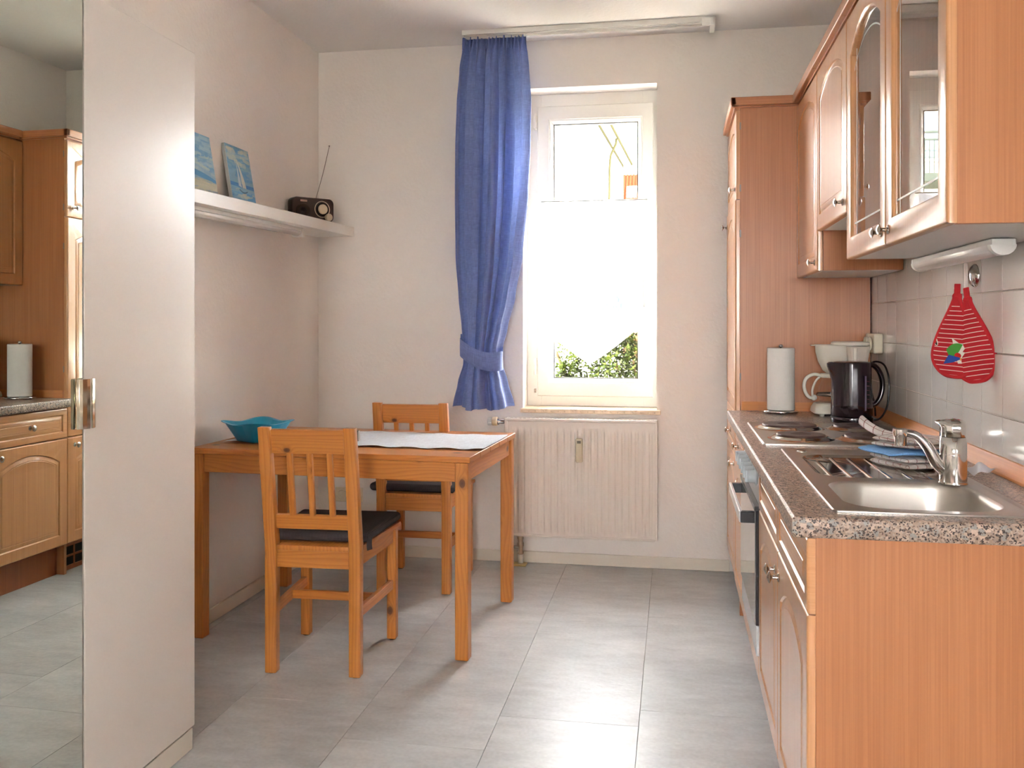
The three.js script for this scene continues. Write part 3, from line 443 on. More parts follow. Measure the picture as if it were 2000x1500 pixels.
// ---------------------------------------------------------------- chairs
function makeChair() {
  const t = thing('dining_chair', '', 'chair');
  const post = extrude([[-0.179, 0], [-0.215, 0], [-0.217, 0.45], [-0.279, 0.865], [-0.25, 0.865], [-0.176, 0.46]].map(([z, y]) => [-z, y]), 0.042, 0.004, [], 2);  // side view: x = -z
  for (const [i, s] of [-1, 1].entries()) { const g = post.clone(); g.rotateY(Math.PI / 2); g.translate(s * 0.152 - 0.021, 0, 0); part(t, i ? 'back_post_001' : 'back_post', uvBy(crease(g, 0.5), 'y'), pine); }
  for (const [i, s] of [-1, 1].entries()) part(t, i ? 'front_leg_001' : 'front_leg', uvBy(bx(0.036, 0.43, 0.036, s * 0.174, 0.215, 0.19, 0.004, 3), 'y'), pine);
  const seat = extrude([[-0.13, -0.213], [0.13, -0.213], [0.13, -0.173], [0.172, -0.173], [0.2, 0.216], [-0.2, 0.216], [-0.172, -0.173], [-0.13, -0.173]], 0.018, 0.003); seat.rotateX(Math.PI / 2); seat.translate(0, 0.448, 0); part(t, 'seat', uvBy(crease(seat, 0.5), 'z'), pine);
  part(t, 'front_apron', uvBy(bx(0.312, 0.055, 0.018, 0, 0.402, 0.192, 0.002), 'x'), pine);
  part(t, 'rear_apron', uvBy(bx(0.262, 0.062, 0.018, 0, 0.4, -0.198, 0.002), 'x'), pine);
  for (const [i, s] of [-1, 1].entries()) {
    const g = bx(0.018, 0.055, 0.35, 0, 0.402, 0, 0.002); g.rotateY(s * 0.06); g.translate(s * 0.163, 0, -0.004); part(t, i ? 'side_apron_001' : 'side_apron', uvBy(g, 'z'), pine);
    const k = bx(0.02, 0.035, 0.352, 0, 0.212, 0, 0.003); k.rotateY(s * 0.06); k.translate(s * 0.163, 0, -0.004); part(t, i ? 'side_stretcher_001' : 'side_stretcher', uvBy(k, 'z'), pine);
  }
  part(t, 'cross_stretcher', uvBy(bx(0.31, 0.032, 0.018, 0, 0.214, 0, 0.003), 'x'), pine);
  const ly = (y) => -0.19 - (y - 0.45) * 0.152;          // middle of the leaning back
  const lean = (g, y) => { g.rotateX(-0.15); g.translate(0, y, ly(y)); return g; };
  part(t, 'top_rail', uvBy(lean(bx(0.268, 0.084, 0.019, 0, 0, 0, 0.003), 0.815), 'x'), pine);
  part(t, 'lower_rail', uvBy(lean(bx(0.268, 0.05, 0.019, 0, 0, 0, 0.003), 0.53), 'x'), pine);
  for (let i = 0; i < 3; i++) { const g = lean(bx(0.019, 0.23, 0.019, 0, 0, 0, 0.003), 0.664); g.translate((i - 1) * 0.072, 0, 0); part(t, i ? `slat_00${i}` : 'slat', uvBy(g, 'y'), pine); }
  for (const [i, [x, z]] of [[-0.152, -0.197], [0.152, -0.197], [-0.174, 0.19], [0.174, 0.19]].entries()) part(t, i ? `felt_pad_00${i}` : 'felt_pad', cyl(0.014, 0.014, 0.003, x, -0.003, z, 14), dark);
  return t;
}
const chair = makeChair();
chair.userData.label = 'pine chair with its back to the camera, in front of the table';
chair.position.set(-1.243, 0.003, -3.188); chair.rotation.y = Math.PI + 0.035;
{
  const c = chair.clone(); c.name = numbered('dining_chair'); c.userData = { ...chair.userData, label: 'pine chair behind the table, beside the radiator, facing the camera' };
  c.position.set(-1.167, 0.003, -4.178); c.rotation.y = -0.02; scene.add(c);
  chair.userData.group = c.userData.group = 'pine chairs at the table';
}
function makeCushion() {
  const t = thing('seat_cushion', '', 'cushion');
  const g = new RoundedBoxGeometry(0.4, 0.042, 0.385, 6, 0.019), p = g.attributes.position;
  for (let i = 0; i < p.count; i++) { const x = p.getX(i), y = p.getY(i), z = p.getZ(i), e = Math.max(Math.abs(x) / 0.2, Math.abs(z) / 0.19); p.setY(i, y * (1 - 0.14 * e * e) + 0.004 * Math.sin(x * 22 + 1) * Math.sin(z * 17) + 0.021); p.setX(i, x * (1 + 0.05 * z) + (z < 0 ? -Math.sign(x) * 0.022 * (Math.abs(x) / 0.2) * (-z / 0.19) : 0)); }
  g.computeVertexNormals(); part(t, 'cushion_pad', uvBy(crease(g, 1.2), 'z'), cushionMat);
  for (const [i, s] of [-1, 1].entries()) { const r = grid(4, 24, (u, v) => { const a = v * 1.0; return V(s * (0.168 + 0.012 * v + 0.006 * Math.sin(v * 5)) + s * 0.012 * (u - 0.5), 0.032 - 0.062 * v * v + 0.008 * Math.sin(v * 3), -0.165 + 0.026 * (u - 0.5) + 0.012 * v); }); part(t, i ? 'tie_strap_001' : 'tie_strap', r, cushionMat); }
  return t;
}
{
  const a = makeCushion(); a.userData.label = 'dark striped seat cushion on the chair in front of the table'; a.position.set(-1.238, 0.453, -3.205); a.rotation.set(0, Math.PI + 0.05, 0);
  const b = a.clone(); b.name = numbered('seat_cushion'); b.userData = { ...a.userData, label: 'dark striped seat cushion on the chair behind the table' }; b.position.set(-1.172, 0.453, -4.166); b.rotation.set(0, -0.02, 0); scene.add(b);
  a.userData.group = b.userData.group = 'dark striped chair cushions';
}
// ---------------------------------------------------------------- kitchen: doors, knobs, cabinets
function inset(poly, d) {                                  // counter-clockwise outline moved inwards
  const n = poly.length, o = [];
  for (let i = 0; i < n; i++) { const [ax, ay] = poly[(i + n - 1) % n], [bx_, by] = poly[i], [cx, cy] = poly[(i + 1) % n]; let ux = bx_ - ax, uy = by - ay, vx = cx - bx_, vy = cy - by; const ul = Math.hypot(ux, uy), vl = Math.hypot(vx, vy); ux /= ul; uy /= ul; vx /= vl; vy /= vl; const nx = -uy - vy, ny = ux + vx, k = 2 / (nx * nx + ny * ny); o.push([bx_ + nx * d * k, by + ny * d * k]); }
  return o;
}
function archOutline(w, h, m, rise, low = m) {
  const a = w / 2 - m, t = h - m, o = [[-a, low], [a, low]];
  if (rise <= 0) { o.push([a, t], [-a, t]); return o; }
  const R = (a * a + rise * rise) / (2 * rise), half = Math.asin(a / R), n = 28;
  for (let i = 0; i <= n; i++) { const p = half - (2 * half * i) / n; o.push([R * Math.sin(p), t - R + R * Math.cos(p)]); }
  return o;
}
const ringAt = (poly, z) => poly.map(([x, y]) => V(x, y, z));
function doorGeo(w, h, t, arch, m, grain = 'y', open = false, low = m) {
  const rect = [[-w / 2, 0], [w / 2, 0], [w / 2, h], [-w / 2, h]], out = archOutline(w, h, m, arch, low), L = [];
  const R = 0.006, edge = [ringAt(rect, 0)]; for (let i = 0; i <= 4; i++) { const a = (i / 4) * Math.PI / 2; edge.push(ringAt(inset(rect, R * (1 - Math.cos(a))), t - R + R * Math.sin(a))); }
  L.push(loft(edge));
  const face = shapeOf(inset(rect, R)); face.holes.push(new THREE.Path(out.map(([x, y]) => new THREE.Vector2(x, y)))); L.push(new THREE.ShapeGeometry(face).translate(0, 0, t));
  const prof = open ? [[0, 0], [0.004, -0.001], [0.007, -0.004], [0.009, -0.009], [0.009, -t + 0.001]] : [[0, 0], [0.0015, -0.003], [0.004, -0.0048], [0.008, -0.0048], [0.011, -0.0035], [0.018, -0.001], [0.0225, -0.0003], [0.024, -0.0012], [0.026, -0.0012], [0.0275, 0]];
  L.push(loft(prof.map(([d, z]) => ringAt(inset(out, d), t + z))));
  if (!open) L.push(new THREE.ShapeGeometry(shapeOf(inset(out, 0.0275))).translate(0, 0, t));
  else { const back = shapeOf(rect); back.holes.push(new THREE.Path(inset(out, 0.009).map(([x, y]) => new THREE.Vector2(x, y)))); L.push(new THREE.ShapeGeometry(back)); }
  return uvBy(crease(merge(L.map((g) => { const c = clean(g); c.deleteAttribute('normal'); c.computeVertexNormals(); return c; })), 0.55), grain);
}
const knobGeo = (() => { const g = lathe([[0, 0], [0.0105, 0], [0.011, 0.002], [0.0095, 0.004], [0.0052, 0.005], [0.0045, 0.016], [0.0055, 0.018], [0.0135, 0.0222], [0.0145, 0.0235], [0.0135, 0.0248], [0.006, 0.0285], [0.003, 0.0295], [0, 0.0297]], 24); g.rotateX(Math.PI / 2); return crease(g, 0.5); })();
const FT = 0.02;                                          // thickness of the fronts
// a front that looks to -x: its near and far edge as depths, lower and upper edge, plane of its face
function front(root, name, D0, D1, y0, y1, X, { arch = 0, m = 0.052, grain = 'y', knob, mat = beechFront, open = false, low } = {}) {
  const w = Math.abs(D1 - D0) - 0.003, h = y1 - y0 - 0.003, o = shade(new THREE.Mesh(doorGeo(w, h, FT, arch, m, grain, open, low), mat));
  o.name = name; o.position.set(X + FT - root.position.x, y0 + 0.0015 - root.position.y, -(D0 + D1) / 2 - root.position.z); o.rotation.y = -Math.PI / 2; root.add(o);
  if (knob) { const k = part(o, 'knob', knobGeo.clone(), knobMetal); k.position.set((D0 + D1) / 2 - knob[0], knob[1] - y0 - 0.0015, FT); }   // local x points towards the camera
  return o;
}
const XF = 0.25, XC = XF + FT + 0.002, XW = 0.7935;
const wood = (...a) => uvBy(bb(...a), 'y');
function cab(name, label, D0, D1, X = 0.53, y = 0) { return thing(name, label, 'cabinet', [X, y, -(D0 + D1) / 2]); }
const plinthMat = phy({ map: beechTex, roughness: 0.45, color: 0xd8c0a8 });
{ // sink base
  const t = cab('sink_cabinet', 'beech base cabinet under the sink with two doors and two drawer fronts', 1.8, 2.8);
  wpart(t, 'carcass', uvBy(merge([bb(XC, XW - 0.01, 0.15, 0.168, 1.822, 2.798, 0.001), bb(XC, XW - 0.01, 0.168, 0.817, 2.782, 2.798, 0.001), bb(XW - 0.02, XW - 0.01, 0.168, 0.817, 1.822, 2.782, 0.001), bb(XC, XC + 0.02, 0.66, 0.817, 1.822, 2.782, 0.001)]), 'y'), beech);
  wpart(t, 'side_panel', wood(XC - 0.006, XW - 0.004, 0, 0.819, 1.802, 1.82, 0.0012), beech);
  wpart(t, 'plinth', wood(0.312, 0.328, 0, 0.148, 1.822, 2.8, 0.001), plinthMat);
  front(t, 'drawer_front', 1.802, 2.3, 0.668, 0.815, XF, { m: 0.03, grain: 'x' });
  front(t, 'drawer_front_001', 2.3, 2.8, 0.668, 0.815, XF, { m: 0.03, grain: 'x' });
  front(t, 'door', 1.802, 2.3, 0.15, 0.668, XF, { arch: 0.055, knob: [2.262, 0.612] });
  front(t, 'door_001', 2.3, 2.8, 0.15, 0.668, XF, { arch: 0.055, knob: [2.338, 0.612] });
}
{ // drawer base
  const t = cab('drawer_cabinet', 'narrow beech base cabinet with drawer and arched door between oven and tall cabinet', 3.4, 3.9);
  wpart(t, 'carcass', wood(XC, XW - 0.01, 0.15, 0.817, 3.402, 3.898, 0.001), beech);
  wpart(t, 'plinth', wood(0.312, 0.328, 0, 0.148, 3.4, 3.9, 0.001), plinthMat);
  front(t, 'drawer_front', 3.4, 3.9, 0.668, 0.815, XF, { m: 0.03, grain: 'x', knob: [3.65, 0.742] });
  front(t, 'door', 3.4, 3.9, 0.15, 0.668, XF, { arch: 0.055, knob: [3.455, 0.628] });
}
{ // tall cabinet
  const t = cab('tall_cabinet', 'tall beech cabinet at the end of the worktop with four fronts and cornice', 3.9, 4.5);
  wpart(t, 'carcass', wood(XC, XW - 0.003, 0.15, 2.125, 3.921, 4.498, 0.001), beech);
  wpart(t, 'side_panel', wood(XC, XW - 0.003, 0, 2.125, 3.902, 3.92, 0.001), beech);
  wpart(t, 'plinth', wood(0.312, 0.328, 0, 0.148, 3.921, 4.5, 0.001), plinthMat);
  const gr = [bb(0.308, 0.3125, 0.02, 0.126, 3.94, 4.4, 0)]; const gv = wpart(t, 'vent_grille', merge(gr), dark);
  const bars = []; for (let i = 0; i <= 6; i++) bars.push(bb(0.303, 0.309, 0.018, 0.128, 3.936 + i * 0.077, 3.944 + i * 0.077, 0.001)); for (let i = 0; i <= 2; i++) bars.push(bb(0.303, 0.309, 0.016 + i * 0.052, 0.026 + i * 0.052, 3.936, 4.406, 0.001));
  const vb = part(gv, 'grille_bars', (() => { const g = merge(bars); g.translate(-t.position.x, 0, -t.position.z); return g; })(), plinthMat);
  front(t, 'drawer_front', 3.902, 4.5, 0.668, 0.85, XF + 0.003, { m: 0.034, grain: 'x', knob: [4.2, 0.744] });
  front(t, 'door', 3.902, 4.5, 0.15, 0.668, XF + 0.003, { arch: 0.055, knob: [3.955, 0.628] });
  front(t, 'door_001', 3.902, 4.5, 0.85, 1.742, XF + 0.002, { arch: 0.055, knob: [4.445, 1.68] });
  front(t, 'door_002', 3.902, 4.5, 1.742, 2.118, XF + 0.007, { arch: 0.045, knob: [3.955, 1.79] });
  for (const [i, y] of [2.05, 1.79, 1.6, 1.0].entries()) wpart(t, i ? `hinge_00${i}` : 'hinge', bb(XF + 0.021, XF + 0.027, y - 0.015, y + 0.015, 3.9005, 3.903, 0.0008, 1), std({ color: 0x9a9086, metalness: 0.6, roughness: 0.5 }));
  wpart(t, 'cornice', uvBy(merge([bb(0.235, 0.257, 2.131, 2.166, 3.878, 4.5, 0.004), bb(0.235, XW - 0.005, 2.131, 2.166, 3.878, 3.9, 0.004), bb(0.25, XW - 0.005, 2.125, 2.133, 3.895, 4.49, 0)]), 'x'), beech);
}
const XU = 0.5, XUC = XU + FT + 0.002, UY0 = 1.41, UY1 = 2.118;
const white = std({ color: 0xe2ddda, roughness: 0.5 });
function cornice(root, D0, D1) { wpart(root, 'cornice', uvBy(merge([bb(XU - 0.018, XU + 0.004, 2.131, 2.166, D0, D1, 0.004), bb(XU, XW - 0.005, 2.124, 2.133, D0 + 0.002, D1 - 0.002, 0)]), 'z'), beech); }
{
  const t = cab('wall_cabinet', 'narrow beech wall cabinet with arched door in the corner against the tall cabinet', 3.36, 3.9, 0.65, UY0);
  wpart(t, 'carcass', wood(XUC, XW - 0.003, UY0 + 0.006, 2.124, 3.378, 3.898, 0.001), beech);
  wpart(t, 'side_panel', wood(XUC, XW - 0.003, UY0 + 0.002, 2.124, 3.36, 3.377, 0.001), beech);
  wpart(t, 'underside', bb(XUC + 0.003, XW - 0.004, UY0 + 0.001, UY0 + 0.006, 3.378, 3.898, 0), white);
  front(t, 'door', 3.36, 3.9, UY0, UY1, XU, { arch: 0.05, knob: [3.402, 1.443] });
  cornice(t, 3.36, 3.876);
}
{
  const t = cab('wall_cabinet', 'short beech wall cabinet with arched door hanging above the hob', 2.8, 3.36, 0.65, 1.55);
  wpart(t, 'carcass', wood(XUC, XW - 0.003, 1.558, 2.124, 2.802, 3.358, 0.001), beech);
  wpart(t, 'underside', bb(XUC + 0.003, XW - 0.004, 1.553, 1.558, 2.804, 3.357, 0), white);
  front(t, 'door', 2.8, 3.36, 1.55, UY1, XU, { arch: 0.055, knob: [2.852, 1.588] });
  cornice(t, 2.8, 3.363);
}
{
  const t = cab('glass_cabinet', 'beech wall cabinet with two glazed arched doors above the sink', 1.8, 2.8, 0.65, UY0);
  wpart(t, 'side_panel', wood(XUC - 0.004, XW - 0.003, UY0, 2.124, 1.803, 1.821, 0.0012), beech);
  wpart(t, 'side_panel_001', wood(XUC, XW - 0.003, UY0 + 0.002, 2.124, 2.782, 2.799, 0.001), beech);
  wpart(t, 'underside', bb(XUC, XW - 0.004, UY0 + 0.002, UY0 + 0.018, 1.821, 2.782, 0.001), white);
  wpart(t, 'top_panel', wood(XUC, XW - 0.004, 2.106, 2.123, 1.821, 2.782, 0.001), beech);
  wpart(t, 'back_panel', wood(XW - 0.012, XW - 0.004, UY0 + 0.02, 2.106, 1.821, 2.782, 0), beech);
  
  const etch = std({ color: 0xe9e6e0, roughness: 0.4 });
  for (const [i, [a, b, k]] of [[1.802, 2.3, 2.262], [2.3, 2.8, 2.338]].entries()) {
    const d = front(t, i ? 'glass_door_001' : 'glass_door', a, b, UY0, UY1, XU, { arch: 0.065, m: 0.055, open: true, knob: [k, 1.446] });
    const w = b - a - 0.003, h = UY1 - UY0 - 0.003, out = inset(archOutline(w, h, 0.055, 0.065), 0.006);
    part(d, 'pane', new THREE.ShapeGeometry(shapeOf(out)).translate(0, 0, 0.008), cabGlass);
    const e = 0.0045, x = w / 2 - 0.064 - 0.03, lo = 0.064, hi = h - 0.06 - 0.062, lines = [bx(w - 0.13, e, 0.0008, 0, lo + 0.035, 0.0086, 0)];
    for (const s of [-1, 1]) lines.push(bx(e * 0.6, hi - lo + 0.02, 0.0008, s * x, (lo + hi) / 2, 0.0086, 0));
    const A = archOutline(w, h - 0.04, 0.064, 0.06).slice(2), ia = A.map(([px, py]) => [px, py - e]); lines.push(loft([ringAt(A, 0.009), ringAt(ia, 0.009)], false));
    part(d, 'etched_line', merge(lines), etch);
  }
  cornice(t, 1.79, 2.803);
}
// ---------------------------------------------------------------- worktop, upstand
const YT = 0.86;
const rect = (x0, x1, D0, D1) => [[x0, D0], [x1, D0], [x1, D1], [x0, D1]];
const flat = (pts, y0, y1, bevel, holes = [], seg = 3) => { const g = extrude(pts.map(([x, D]) => [x, D]), y1 - y0, bevel, holes, seg); g.rotateX(-Math.PI / 2); g.translate(0, y0, 0); return g; };  // outline in (x, depth)
solo('worktop', 'brown speckled stone-look laminate worktop running along the kitchen', 'worktop', uvBy(crease((() => { const g = flat(rect(0.22, 0.7985, 1.775, 3.9), 0.82, YT, 0.007, [rect(0.325, 0.662, 1.85, 2.67), rect(0.29, 0.715, 2.83, 3.38)], 4); g.translate(-0.5, -0.82, 2.84); return g; })(), 0.6), 'z'), granite, [0.5, 0.82, -2.84]);
{
  const upTex = phy({ map: frontTex, roughness: 0.5, color: 0xffe9c4 });
  const t = thing('worktop_upstand', 'beech upstand strip along the back of the worktop and the tall cabinet', 'upstand', [0.78, YT, -2.84]);
  const prof = [[0.7935, YT + 0.001], [0.7935, YT + 0.037], [0.786, YT + 0.037], [0.764, YT + 0.007], [0.763, YT + 0.001]];
  const g = extrude(prof, 2.12, 0.0015); g.translate(0, 0, -3.897); g.translate(-0.78, -YT, 2.84); part(t, 'strip', uvBy(crease(g, 0.5), 'z'), upTex);
  const q = extrude(prof.map(([x, y]) => [x - 0.7935, y]), 0.48, 0.0015); q.rotateY(-Math.PI / 2); q.translate(0.76, 0, -3.9); q.translate(-0.78, -YT, 2.84); part(t, 'strip_001', uvBy(crease(q, 0.5), 'x'), upTex);
}
// ---------------------------------------------------------------- sink and tap
{
  const t = thing('kitchen_sink', 'stainless steel inset sink with bowl and ribbed drainer', 'sink', [0.49, YT, -2.27]);
  const R2 = (cx, cD, w, d, r, n = 10) => rrect(w, d, r, n, cx, cD), bowl = R2(0.492, 2.032, 0.305, 0.325, 0.085), pan = R2(0.492, 2.425, 0.305, 0.375, 0.075);
  const off = (g) => { g.translate(-0.49, -YT, 2.27); return g; };
  const ringD = (p, y) => p.map(([x, D]) => V(x, y, -D));
  const outer = R2(0.492, 2.27, 0.378, 0.878, 0.012, 5), o2 = R2(0.492, 2.27, 0.370, 0.870, 0.01, 5), o3 = R2(0.492, 2.27, 0.352, 0.852, 0.008, 5);
  const face = shapeOf(o3); face.holes.push(new THREE.Path(bowl.map((p) => new THREE.Vector2(...p))), new THREE.Path(pan.map((p) => new THREE.Vector2(...p))));
  const fg = new THREE.ShapeGeometry(face); fg.rotateX(-Math.PI / 2); fg.translate(0, YT + 0.0022, 0);
  part(t, 'rim', off(uvBy(crease(merge([fg, loft([ringD(outer, YT + 0.0004), ringD(outer, YT + 0.003), ringD(R2(0.492, 2.27, 0.374, 0.874, 0.011, 5), YT + 0.0046), ringD(o2, YT + 0.0048), ringD(o3, YT + 0.0022)])]), 0.5), 'z')), steel);
  const sh = (k, f = 1) => R2(0.492, 2.032, 0.305 - 2 * k, 0.325 - 2 * k, Math.max(0.085 - k * f, 0.03));
  part(t, 'bowl', off(uvBy(crease(loft([[0, 0.0022], [0.002, 0.0008], [0.005, -0.004], [0.008, -0.014], [0.014, -0.12], [0.02, -0.135], [0.034, -0.146], [0.06, -0.15]].map(([k, y]) => ringD(sh(k, 0.6), YT + y)), true, false, true), 1.2), 'z')), steel);
  const sp = (k) => R2(0.492, 2.425, 0.305 - 2 * k, 0.375 - 2 * k, 0.075 - k * 0.8);
  part(t, 'drainer', off(uvBy(crease(loft([[0, 0.0022], [0.003, 0.0018], [0.01, -0.0035], [0.016, -0.0042]].map(([k, y]) => ringD(sp(k), YT + y)), true, false, true), 1.2), 'z')), steelBright);
  for (let i = 0; i < 6; i++) { const x = 0.375 + i * 0.045, far = i === 0 ? 2.52 : 2.585; const g = new THREE.CapsuleGeometry(0.0055, far - 2.27, 6, 14); g.rotateX(Math.PI / 2); g.scale(1, 0.55, 1); g.translate(x, YT - 0.0042, -(far + 2.262) / 2); part(t, i ? `rib_00${i}` : 'rib', off(g), steelBright); }
  part(t, 'tap_hole_cover', off((() => { const g = lathe([[0, 0.0042], [0.012, 0.004], [0.014, 0.0022], [0.014, 0]], 24); g.translate(0.355, YT + 0.002, -2.66); return g; })()), steelBright);
  part(t, 'drain', off((() => { const g = lathe([[0.006, 0.001], [0.03, 0.003], [0.042, 0.002], [0.043, 0]], 32); g.translate(0.492, YT - 0.1495, -2.03); return g; })()), steelBright);
}
{
  const c = [0.621, 2.19], t = thing('kitchen_tap', 'chrome single-lever mixer tap standing at the back of the sink', 'tap', [c[0], YT + 0.0025, -c[1]]);
  part(t, 'tap_body', lathe([[0, 0], [0.031, 0], [0.0312, 0.002], [0.0292, 0.006], [0.0288, 0.066], [0.0286, 0.067], [0.0278, 0.0675], [0.0286, 0.068], [0.0282, 0.106], [0, 0.106]], 48), chrome);
  const cap = (() => { const rings = []; for (const [y, r, k] of [[0.107, 0.0278, 0], [0.108, 0.0284, 0], [0.127, 0.0282, 0], [0.135, 0.0275, 0.25], [0.1405, 0.0245, 0.7], [0.144, 0.019, 1], [0.1465, 0.011, 1], [0.1475, 0.003, 1]]) { const a = []; for (let i = 0; i < 48; i++) { const q = (i / 48) * 2 * Math.PI, lip = Math.pow(Math.max(0, -Math.cos(q)), 3) * k * 0.02; a.push(V((r + lip) * Math.cos(q), y - lip * 0.15, (r) * Math.sin(q) * (1 - 0.3 * k * Math.max(0, -Math.cos(q))))); } rings.push(a); } return crease(loft(rings, true, false, true), 0.9); })();
  part(t, 'lever', cap, chrome);
  // spout: flattened tube rising from the body and turning over to the outlet
  const path = new THREE.CatmullRomCurve3([V(-0.012, 0.026, 0.004), V(-0.034, 0.046, 0.004), V(-0.055, 0.082, 0.002), V(-0.078, 0.106, 0), V(-0.098, 0.1125, 0), V(-0.112, 0.1125, 0)]);
  const sr = []; for (let i = 0; i <= 40; i++) { const u = i / 40, p = path.getPoint(u), T = path.getTangent(u), side = V(0, 0, 1), up = side.clone().cross(T).normalize(), a = lerp(0.0135, 0.0125, u), b = lerp(0.0155, 0.009, sstep(u, 0, 0.8)); sr.push(Array.from({ length: 28 }, (_, k) => { const q = (k / 28) * 2 * Math.PI; return p.clone().addScaledVector(side, a * Math.cos(q)).addScaledVector(up, b * Math.sin(q)); })); }
  part(t, 'spout', loft(sr, true, true, true), chrome);
  const ae = lathe([[0, 0.0], [0.0125, 0], [0.013, 0.001], [0.013, 0.02], [0.0165, 0.0215], [0.0168, 0.037], [0.0155, 0.0385], [0, 0.0385]], 32); ae.translate(-0.112, 0.083, 0); part(t, 'outlet', ae, chrome);
}
// ---------------------------------------------------------------- hob and oven
{
  const t = thing('hob', 'stainless steel hob with four dark solid plates set into the worktop', 'hob', [0.502, YT, -3.1]);
  const off = (g) => { g.translate(-0.502, -YT, 3.1); return g; }, ringD = (p, y) => p.map(([x, D]) => V(x, y, -D));
  const R2 = (k, r) => rrect(0.478 - 2 * k, 0.598 - 2 * k, r, 5, 0.502, 3.1), plates = [[0.392, 3.245, 0.09], [0.392, 2.955, 0.0745], [0.612, 3.245, 0.0745], [0.612, 2.955, 0.09]];
  const circ = (x, D, r, n = 48) => Array.from({ length: n }, (_, i) => [x + r * Math.cos((i / n) * 2 * Math.PI), D + r * Math.sin((i / n) * 2 * Math.PI)]);
  const face = shapeOf(R2(0.012, 0.006)); for (const [x, D, r] of plates) face.holes.push(new THREE.Path(circ(x, D, r + 0.026).map((p) => new THREE.Vector2(...p))));
  const fg = new THREE.ShapeGeometry(face); fg.rotateX(-Math.PI / 2); fg.translate(0, YT + 0.0035, 0);
  part(t, 'hob_top', off(uvBy(crease(merge([fg, loft([ringD(R2(0, 0.01), YT + 0.0004), ringD(R2(0, 0.01), YT + 0.004), ringD(R2(0.003, 0.009), YT + 0.006), ringD(R2(0.008, 0.007), YT + 0.0055), ringD(R2(0.012, 0.006), YT + 0.0035)])]), 0.5), 'x')), steel);
  const plateMat = std({ color: 0x5b4a44, metalness: 0.75, roughness: 0.42 });
  for (const [i, [x, D, r]] of plates.entries()) {
    const put = (g) => { g.translate(x - 0.502, 0, -D + 3.1); return g; };
    const d = part(t, i ? `plate_ring_00${i}` : 'plate_ring', put(lathe([[r + 0.0265, 0.0035], [r + 0.02, 0.0045], [r + 0.012, 0.0085], [r + 0.006, 0.0125], [r + 0.002, 0.0135], [r + 0.001, 0.011], [r - 0.01, 0.011]], 64)), steelBright);
    const p = part(t, i ? `hot_plate_00${i}` : 'hot_plate', put(lathe([[r * 0.42, 0.0165], [r * 0.45, 0.0182], [r - 0.004, 0.0182], [r - 0.001, 0.017], [r - 0.0005, 0.006]], 64)), plateMat);
    part(p, 'plate_centre', put(lathe([[0, 0.0162], [r * 0.425, 0.0164]], 48)), std({ color: 0x4a3028, metalness: 0.5, roughness: 0.5 }));
  }
}
{
  const t = thing('built_in_oven', 'built-in oven with white control panel, bar handle and glass door below the hob', 'oven', [0.53, 0, -3.1]);
  const whiteEnamel = phy({ color: 0xe6e8ea, roughness: 0.2, clearcoat: 0.5 });
  wpart(t, 'body', bb(XC, XW - 0.01, 0.15, 0.817, 2.803, 3.397, 0.002), std({ color: 0x3a3836, roughness: 0.5 }));
  wpart(t, 'control_panel', bb(XF + 0.002, XC, 0.676, 0.815, 2.803, 3.397, 0.003), whiteEnamel);
  wpart(t, 'door_gap', bb(XF - 0.012, XC, 0.662, 0.675, 2.803, 3.397, 0.001), black);
  const door = wpart(t, 'oven_door', bb(XF - 0.008, XC, 0.316, 0.66, 2.806, 3.394, 0.002), black);
  part(door, 'door_glass', (() => { const g = bb(XF - 0.0105, XF - 0.0075, 0.318, 0.658, 2.812, 3.388, 0.0008, 1); g.translate(-0.53, 0, 3.1); return g; })(), phy({ color: 0x9a958e, roughness: 0.06, clearcoat: 1, clearcoatRoughness: 0.02, metalness: 0.25 }));
  const hd = wpart(t, 'handle', bb(XF - 0.054, XF - 0.044, 0.616, 0.652, 2.848, 3.352, 0.003), std({ color: 0xd9dadb, metalness: 0.5, roughness: 0.3 }));
  for (const [i, D] of [2.85, 3.35].entries()) part(hd, i ? 'handle_bracket_001' : 'handle_bracket', (() => { const g = bb(XF - 0.05, XF - 0.009, 0.617, 0.651, D - 0.012, D + 0.012, 0.003); g.translate(-0.53, 0, 3.1); return g; })(), black);
  wpart(t, 'lower_trim', bb(XF - 0.006, XC, 0.224, 0.313, 2.806, 3.394, 0.003), whiteEnamel);
  wpart(t, 'lower_panel', uvBy(bb(XF, XC, 0.152, 0.221, 2.803, 3.397, 0.003), 'z'), beechFront);
  wpart(t, 'plinth', wood(0.312, 0.328, 0, 0.148, 2.8, 3.4, 0.001), plinthMat);
  const km = phy({ color: 0xdde6ec, roughness: 0.15, transmission: 0.25, thickness: 0 });
  for (let i = 0; i < 6; i++) {
    const D = 2.885 + i * 0.086, g = lathe([[0, 0], [0.027, 0], [0.027, 0.004], [0.02, 0.006], [0.0185, 0.026], [0.016, 0.029], [0, 0.029]], 26); g.rotateZ(Math.PI / 2); g.translate(XF + 0.002, 0.752, -D);
    const gb = bx(0.013, 0.038, 0.011, XF - 0.028, 0.752, -D, 0.004); wpart(t, i ? `control_knob_00${i}` : 'control_knob', merge([g, gb]), km);
  }
}
